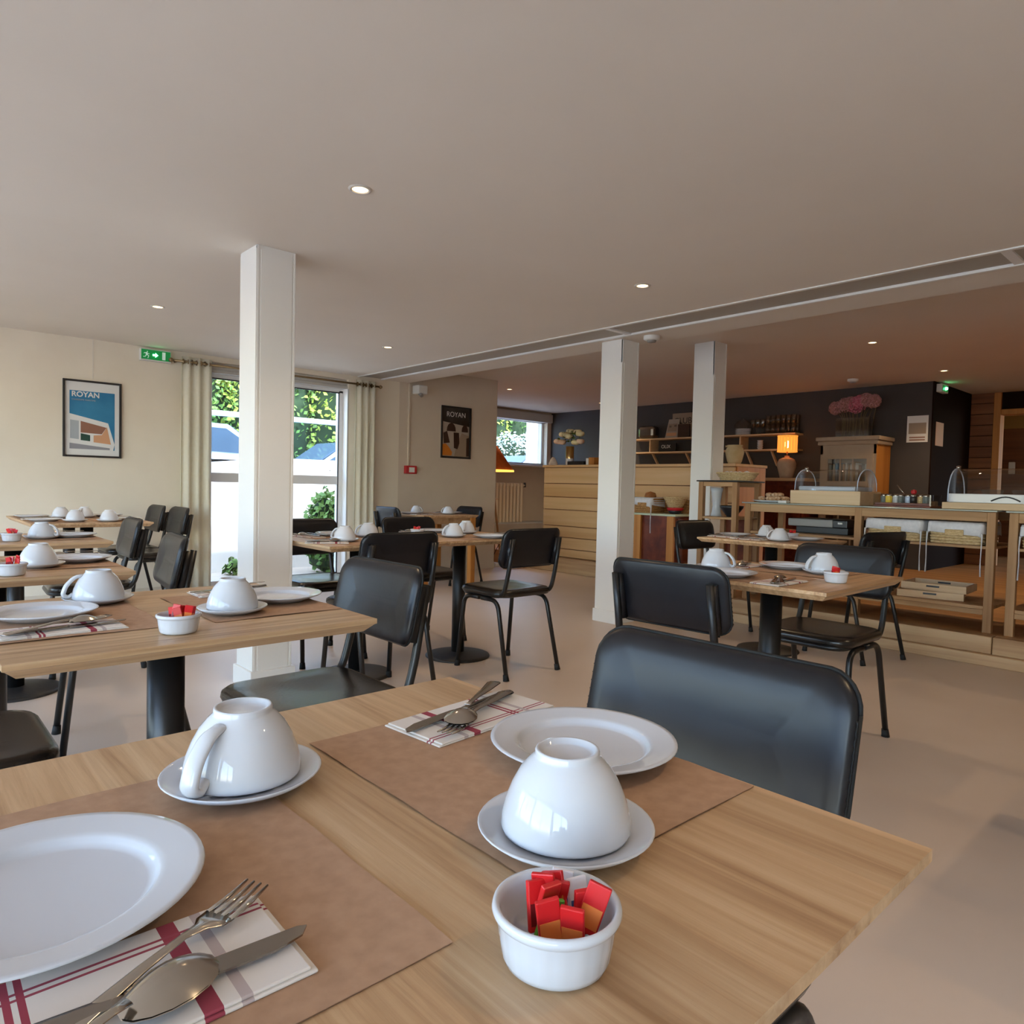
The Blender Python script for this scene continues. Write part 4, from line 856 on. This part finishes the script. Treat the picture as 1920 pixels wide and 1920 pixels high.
def tray(x, y, z, a, label):
    t = thing('wooden_tray', label, 'tray', (x, y, z), a)
    MB().box(-.15, -.20, 0, .15, .20, .008).build('bottom', 'pine_pale', t)
    for s in (-1, 1):
        MB().bbox(s*.15-.006, -.20, .008, s*.15+.006, .20, .05, .002).build('long_side', 'pine_pale', t)
        e = MB().bbox(-.144, s*.194-.006, .008, .144, s*.194+.006, .05, .002).build('short_side', 'pine_pale', t)
        MB().box(s*.15-.007, -.04, .026, s*.15+.007, .04, .038).build('handle_slot', 'enamel_dark', t)
zsh = ZP+.1725
tray(5.56, 1.66, zsh, .22, 'shallow wooden tray lying directly on the bottom buffet shelf')
tray(5.575, 1.62, zsh+.052, .05, 'shallow wooden tray stacked on top of another tray')
# pastry plate, boxes and cloches
zb = BZ+.0005
pp_ = thing('pastry_plate', 'white plate heaped with sugared pastries on the buffet', 'plate', (5.50, 2.84, zb))
MB().lathe([(0, .004), (.10, .004), (.165, .018), (.168, .016), (.10, 0), (0, 0)], 30).build('plate', 'porcelain', pp_)
rn = random.Random(5)
for k in range(16):
    a = rn.uniform(0, 2*PI); r = .10*math.sqrt(rn.random()); z0 = .02+(.030 if k > 9 else 0)
    MB().lathe([(0, -.018), (.024, -.012), (.032, 0), (.024, .014), (0, .02)], 10, (5.50+r*math.cos(a), 2.84+r*math.sin(a), zb+z0+.012)).build('pastry', 'pastry', label='small sugared pastry heaped on the buffet plate', cat='pastry', group='pastries on the buffet plate')
MB().bbox(5.36, 2.66, zb, 5.42, 2.73, zb+.02, .003).build('price_card', 'paper_white', label='tiny white label block beside the pastry plate', cat='label')
def cloche(y0, y1, zbase, label, lw, lh, blue):
    t = thing('display_case', label, 'display case', (5.62, (y0+y1)/2, zb)); hy = (y1-y0)/2
    MB().bbox(-.20, -hy, 0, .20, hy, zbase, .004).build('wood_base', 'pine_pale', t)
    MB().bbox(-.17, -hy+.05, zbase, .17, hy-.05, zbase+.035, .01).build('cooling_tray', blue, t)
    R = .185; n = 12; vs = []; fs = []; e = hy-.03
    for i in range(n+1):
        a = PI*i/n
        for yy in (-e, e): vs.append((-R*math.cos(a), yy, zbase+.004+lh*math.sin(a)**.75))
    for i in range(n): fs.append((2*i, 2*i+1, 2*i+3, 2*i+2))
    fs.append(tuple(range(0, 2*n+2, 2))); fs.append(tuple(range(1, 2*n+2, 2)))
    MB().add(vs, fs, 0, True).build('roll_cover', 'glass_clear', t)
    for yy in (-e, e): MB().tube([vs[2*i+(0 if yy < 0 else 1)] for i in range(n+1)], .0045, 6).build('cover_rim', 'acrylic_blue', t)
    MB().lathe([(0, -.015), (.015, -.01), (.015, .01), (0, .015)], 12, (0, e*.98, zbase+lh+.012)).build('knob', 'steel', t)
    return t
cloche(2.12, 2.66, .105, 'roll-top display case on a tall pale wood base', .4, .165, 'acrylic_blue')
cs = cloche(.85, 1.58, .045, 'roll-top display case with white drawer front on a low wood base', .5, .23, 'acrylic_blue')
MB().bbox(-.19, -.33, .045, -.172, .33, .105, .004).build('drawer_front', 'porcelain', cs); MB().tube([(-.195, -.08+.16*i/8-.03+.03, .06+.028*math.sin(PI*i/8)) for i in range(9)], .005, 6).build('arc_handle', 'enamel_dark', cs)
for k, (y, r) in enumerate(((1.33, .07), (1.16, .065), (1.0, .065))):
    MB().lathe([(0, 0), (r*.6, 0), (r, .05), (r*1.02, .055), (r*.9, .05), (r*.5, .008), (0, .008)], 16, (5.60, y, zb+.081)).build('glass_bowl', 'glass_clear', label='clear glass bowl inside the low display case', cat='bowl', group='bowls in the low display case')
jt = thing('jar_tray', 'dark tray of condiment jars on the buffet between the display cases', 'tray', (5.55, 1.84, zb))
MB().bbox(-.12, -.19, 0, .12, .19, .012, .003).build('tray', 'mahogany', jt)
for y in (-.185, .185): MB().box(-.12, y-.005, .012, .12, y+.005, .09).build('tray_side', 'glass_clear', jt)
MB().bbox(-.12, -.18, .012, -.112, .18, .03, .002).build('tray_front', 'mahogany', jt)
for k, mt in enumerate(['jar_label', 'packet_yellow', 'porcelain', 'jar_label', 'acrylic_blue', 'frame_black', 'wicker_pale', 'jar_label']):
    j = MB().lathe([(0, 0), (.021, 0), (.022, .06), (.017, .068), (0, .068)], 14, (5.52-.02*(k % 2), 1.99-.041*k, zb+.0125)).build('jar', mt, label=('grey', 'yellow', 'white', 'grey', 'pale blue', 'black', 'tan', 'grey')[k]+' condiment jar standing in the dark buffet tray', cat='jar', group='jars in the buffet tray')
    MB().lathe([(.018, .066), (.019, .08), (0, .08)], 14, (5.52-.02*(k % 2), 1.99-.041*k, zb+.0125)).build('lid', 'steel', j)
MB().lathe([(0, 0), (.012, .0), (.02, .012), (.018, .028), (0, .035)], 10, (5.55, 1.80, zb+.093)).build('red_stopper', 'alarm_red', label='small red stopper sticking up from the jar tray', cat='stopper')
MB().tube([(5.55, 1.86, zb+.09), (5.57, 1.92, zb+.16)], .004, 6).build('serving_spoon', 'steel', label='thin steel serving spoon leaning out of the jar tray', cat='spoon')
# slicing machine / toaster below
mc = thing('conveyor_toaster', 'black and steel countertop toaster on the middle buffet shelf', 'toaster', (5.70, 2.44, ZP+.5635))
MB().bbox(-.18, -.20, .0, .18, .21, .055, .006).build('body', 'enamel_dark', mc); MB().bbox(-.22, -.10, .055, .18, .26, .115, .008).build('steel_cover', 'plastic_grey', mc)
MB().bbox(-.221, -.21, .055, .18, -.10, .115, .006).build('control_end', 'enamel_dark', mc); MB().box(-.223, -.175, .085, -.221, -.14, .098).build('badge', 'paper_white', mc)
# tall glass-topped side table
tt = thing('side_table', 'tall pine side table with black glass top beside the column', 'table', (5.45, 3.22, ZP))
zt = 1.152-ZP
MB().bbox(-.22, -.21, zt-.012, .22, .185, zt, .002).build('glass_top', 'enamel_dark', tt)
for a in (-.20, .16):
    for b in (-.19, .13): MB().bbox(a, b, 0, a+.045, b+.045, zt-.013, .004).build('leg', 'pine_post', tt)
    MB().bbox(a+.004, -.145, zt-.05, a+.04, .13, zt-.013, .003).build('apron_rail', 'pine_rail', tt)
MB().bbox(-.195, -.185, .645, .20, .17, .665, .003).build('shelf_board', 'pine_rail', tt); MB().bbox(-.195, -.185, .16, .20, .17, .18, .003).build('shelf_board', 'pine_rail', tt)
MB().bbox(.19, -.185, .18, .20, .17, .645, .002).build('back_panel', 'mahogany', tt)
MB().lathe([(0, 0), (.05, 0), (.04, .03), (.032, .09), (.045, .2), (.056, .245), (.052, .245), (.04, .2), (.028, .09), (0, .05)], 20, (5.42, 3.32, ZP+.6655)).build('white_vase', 'porcelain', label='white flared vase on the side table shelf', cat='vase')
MB().lathe([(0, 0), (.04, 0), (.045, .01), (.095, .075), (.10, .095), (.096, .095), (.09, .075), (.04, .016), (0, .014)], 24, (5.40, 3.16, ZP+.6655)).build('dark_bowl', 'enamel_dark', label='dark serving bowl on the side table shelf', cat='bowl')
bb = thing('bread_basket', 'pale oval bread basket on the black glass side table', 'basket', (5.42, 3.13, 1.1525))
m = MB()
for k in range(5):
    s = .8+.06*k; m.tube([(.11*s*math.cos(2*PI*i/20), .175*s*math.sin(2*PI*i/20), .008+.014*k) for i in range(21)], .008, 6)
m.lathe([(0, .003), (.09, .003)], 18); m.build('weave', 'wicker_pale', bb)
for k in range(6): MB().lathe([(0, -.016), (.022, -.01), (.028, 0), (.02, .014), (0, .02)], 10, (5.42+.04*math.cos(k*1.9), 3.13+.11*math.sin(k*2.2), 1.1525+.062)).build('wrapped_roll', 'linen', label='white wrapped roll in the pale bread basket', cat='roll', group='rolls in the bread basket')
MB().bbox(6.50, 4.05, CZ, 6.62, 4.18, CZ+.05, .004).build('wooden_box', 'pine_pale', label='small pale wooden box on the reception counter near the pitcher', cat='box')
pc = MB().lathe([(0, 0), (.06, 0), (.075, .03), (.095, .12), (.085, .16), (.07, .175), (.08, .195), (.076, .197), (.062, .17), (0, .1)], 22, (6.60, 3.85, CZ)).build('pitcher', 'ceramic_cream', label='cream stoneware pitcher on the end of the reception counter', cat='pitcher')
MB().poly([(6.60, 3.96, CZ+.197), (6.64, 3.90, CZ+.19), (6.56, 3.90, CZ+.19)], (0, 0, -.02)).build('spout', 'ceramic_cream', pc)
# red cabinet before the counter with baskets
rc = thing('red_cabinet', 'dark red-brown cabinet on legs before the reception counter', 'cabinet', (5.80, 4.0, 0))
RZ, RT = .33, .80
MB().bbox(.03, .02, RZ, .50, .50, RT, .005).build('body', 'mahogany', rc)
MB().bbox(.0, .42, RZ, .03, .50, RT, .003).bbox(.0, .02, RZ, .03, .1, RT, .003).build('corner_post', 'orange_wood', rc)
MB().bbox(.0, 0, RT, .52, .54, RT+.022, .004).build('top', 'mint_top', rc)
MB().bbox(.06, .008, RZ+.25, .47, .02, RT-.02, .003).build('drawer', 'mahogany', rc); MB().bbox(.06, .008, RZ+.02, .47, .02, RZ+.235, .003).build('door', 'mahogany', rc)
MB().box(.24, .002, RT-.12, .30, .009, RT-.11).build('drawer_handle', 'steel', rc)
for a in (.01, .44):
    for b in (.03, .44): MB().bbox(a, b, 0, a+.05, b+.05, RZ, .004).build('leg', 'orange_wood', rc)
zc = RT+.0225
b1 = wickerbox(5.79, 4.28, zc, 6.01, 4.50, zc+.15, 'white-lined brown wicker basket on the red cabinet', True, 'wicker')
MB().lathe([(0, -.05), (.05, -.03), (.06, 0), (.05, .035), (0, .05)], 12, (5.90, 4.38, zc+.17)).build('bread_loaf', 'bread', label='round bread loaf on the white-lined basket', cat='bread')
wb_ = thing('woven_bowl', 'round pale woven bread bowl on the red cabinet', 'basket', (5.98, 4.13, zc)); m = MB()
for k in range(7):
    r = .06+.009*k; m.tube([(r*math.cos(2*PI*i/20), r*math.sin(2*PI*i/20), .06+.017*k) for i in range(21)], .010, 6)
m.build('weave', 'wicker_pale', wb_)
MB().lathe([(0, .02), (.06, .02), (.085, .05), (.08, .062), (.05, .055), (0, .05)], 20).build('red_cloth', 'enamel_red', wb_); MB().lathe([(0, 0), (.05, 0), (.075, .03), (.07, .034), (0, .02)], 20).build('dark_foot', 'enamel_dark', wb_)
wickerbox(6.11, 4.03, zc, 6.29, 4.44, zc+.14, 'plain brown wicker basket at the back of the red cabinet', False, 'wicker')

# ------------------------------------------------------------------ outside
struct('ground_terrace', MB().box(-6, YW+.25, -.12, 12, 8.3, -.02), 'terrace')
struct('ground_street', MB().box(-12, 8.45, -.2, 30, 30, .45), 'asphalt')
struct('ground_garden', MB().box(-30, -20, -.3, XB-.2, 30, -.1), 'terrace')
ww = struct('wall_garden', MB().box(-8, 8.3, -.1, 5.6, 8.45, 1.20), 'render_white')
for x in (2.2, 3.45, 4.55, 5.5):
    MB().bbox(x-.03, 8.33, 1.2, x+.03, 8.42, 1.84, .004).build('railing_post', 'white_frame', ww)
MB().bbox(-4, 8.34, 1.80, 5.55, 8.41, 1.86, .006).build('railing_rail', 'white_frame', ww); MB().bbox(-4, 8.35, 1.30, 5.55, 8.40, 1.34, .006).build('railing_rail', 'white_frame', ww)
for a, b in ((2.25, 3.40), (3.5, 4.5), (4.6, 5.45)): MB().box(a, 8.372, 1.34, b, 8.378, 1.80).build('railing_glass', 'glass_rail', ww)
MB().box(11.12, 11.5, .45, 11.9, 11.8, 3.4).build('garden_wall_end', 'plastic_white', label='white outdoor wall end beyond the recess window', cat='wall')
def leafball(mb, c, R, n, s, rn, mi=0):
    for i in range(n):
        d = Vector((rn.gauss(0, 1), rn.gauss(0, 1), rn.gauss(0, 1))).normalized(); p = Vector((c[0]+d.x*R[0]*rn.uniform(.75, 1.05), c[1]+d.y*R[1]*rn.uniform(.75, 1.05), c[2]+d.z*R[2]*rn.uniform(.75, 1.05)))
        u = Vector((rn.uniform(-1, 1), rn.uniform(-1, 1), rn.uniform(-1, 1))).normalized()*s; v = u.orthogonal().normalized()*s*.5
        mb.add([p, p+u*.5+v, p+u, p+u*.5-v], [(0, 1, 2, 3)], mi)
def hedge(x0, x1, y, z0, z1, mats, label, seed, dens=2600, s=.12, rad=.85):
    rn = random.Random(seed); t = thing('hedge', label, 'hedge', ((x0+x1)/2, y, z0)); m = MB(); k = int((x1-x0)/1.1)+1 if rad > .5 else max(1, int((x1-x0)/.35))
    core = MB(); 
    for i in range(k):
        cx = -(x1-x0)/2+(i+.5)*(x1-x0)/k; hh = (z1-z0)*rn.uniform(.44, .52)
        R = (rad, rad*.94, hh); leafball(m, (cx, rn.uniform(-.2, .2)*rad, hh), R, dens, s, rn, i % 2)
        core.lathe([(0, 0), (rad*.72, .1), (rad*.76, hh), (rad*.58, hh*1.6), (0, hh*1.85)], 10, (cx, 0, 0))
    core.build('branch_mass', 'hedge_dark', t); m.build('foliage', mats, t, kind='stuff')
hedge(2.5, 12.4, 15.5, .45, 4.8, ['hedge_leaf', 'hedge_yellow'], 'tall green hedge across the street outside the glazed door', 1)
hedge(14.5, 23, 17.8, .45, 5.2, ['hedge_yellow', 'hedge_leaf'], 'bright yellow-green hedge outside the recess window', 2)
hedge(13.6, 16.4, 15.7, .45, 2.85, ['hedge_grey', 'hedge_grey'], 'clipped silver-green shrub outside the recess window', 3, 2600, .085)
hedge(3.80, 4.55, 7.72, -.02, 1.05, ['hedge_leaf', 'hedge_grey'], 'small green shrub on the terrace before the white garden wall', 4, 700, .07, .24)
hedge(2.90, 3.15, 8.0, -.02, .16, ['hedge_leaf', 'hedge_leaf'], 'tiny weed tuft at the foot of the white garden wall', 8, 60, .08, .10)
def make_car():
    t = thing('car', '', '')
    prof = [(-2.0, .35), (-2.05, .62), (-1.95, .86), (-1.15, .96), (-.45, 1.40), (.75, 1.44), (1.45, 1.12), (1.95, 1.02), (2.02, .60), (1.98, .35)]
    wpr = [(-.98, .98), (-.42, 1.34), (.70, 1.37), (1.28, 1.06)]
    vs = []; n = len(prof)
    for y, s in ((-.82, 1), (-.74, .0), (.74, .0), (.82, 1)):
        pass
    m = MB(); m.poly([(x, -.82, z) for x, z in prof if z < 1.0]+[], (0, 1.64, 0)); m.poly([(x, -.70, z) for x, z in [(-1.15, .9), (-.45, 1.40), (.75, 1.44), (1.45, 1.10), (1.6, .9)]], (0, 1.40, 0))
    m.build('body', 'car_white', t)
    for s in (-1, 1): MB().poly([(x, s*.705, z) for x, z in wpr], (0, s*.008, 0)).build('side_window', 'car_glass', t)
    MB().poly([(-1.10, -.60, .965), (-.50, -.60, 1.375), (-.50, .60, 1.375), (-1.10, .60, .965)], (-.02, 0, .02)).build('windscreen', 'car_glass', t)
    for x in (-1.25, 1.25):
        for s in (-1, 1): MB().tube([(x, s*.70, .32), (x, s*.84, .32)], .32, 20).build('wheel', 'tyre', t)
    MB().box(-2.06, -.6, .42, -2.0, .6, .55).box(-2.06, -.7, .70, -2.0, -.45, .80).box(-2.06, .45, .70, -2.0, .7, .80).build('grille', 'car_trim', t)
    return t
car = make_car()
for i, (x, y, a, lb) in enumerate(((3.3, 10.9, PI, 'white car parked behind the glass railing, seen by the curtain'), (7.3, 12.9, 0, 'white car parked farther back across the street from the glazed door'), (12.7, 13.4, 0, 'white car parked outside the recess window'))):
    c = car if i == 0 else copy_tree(car)
    c.location = (x, y, .45); c.rotation_euler.z = a; tag(c, lb, 'car', 'white cars parked outside')
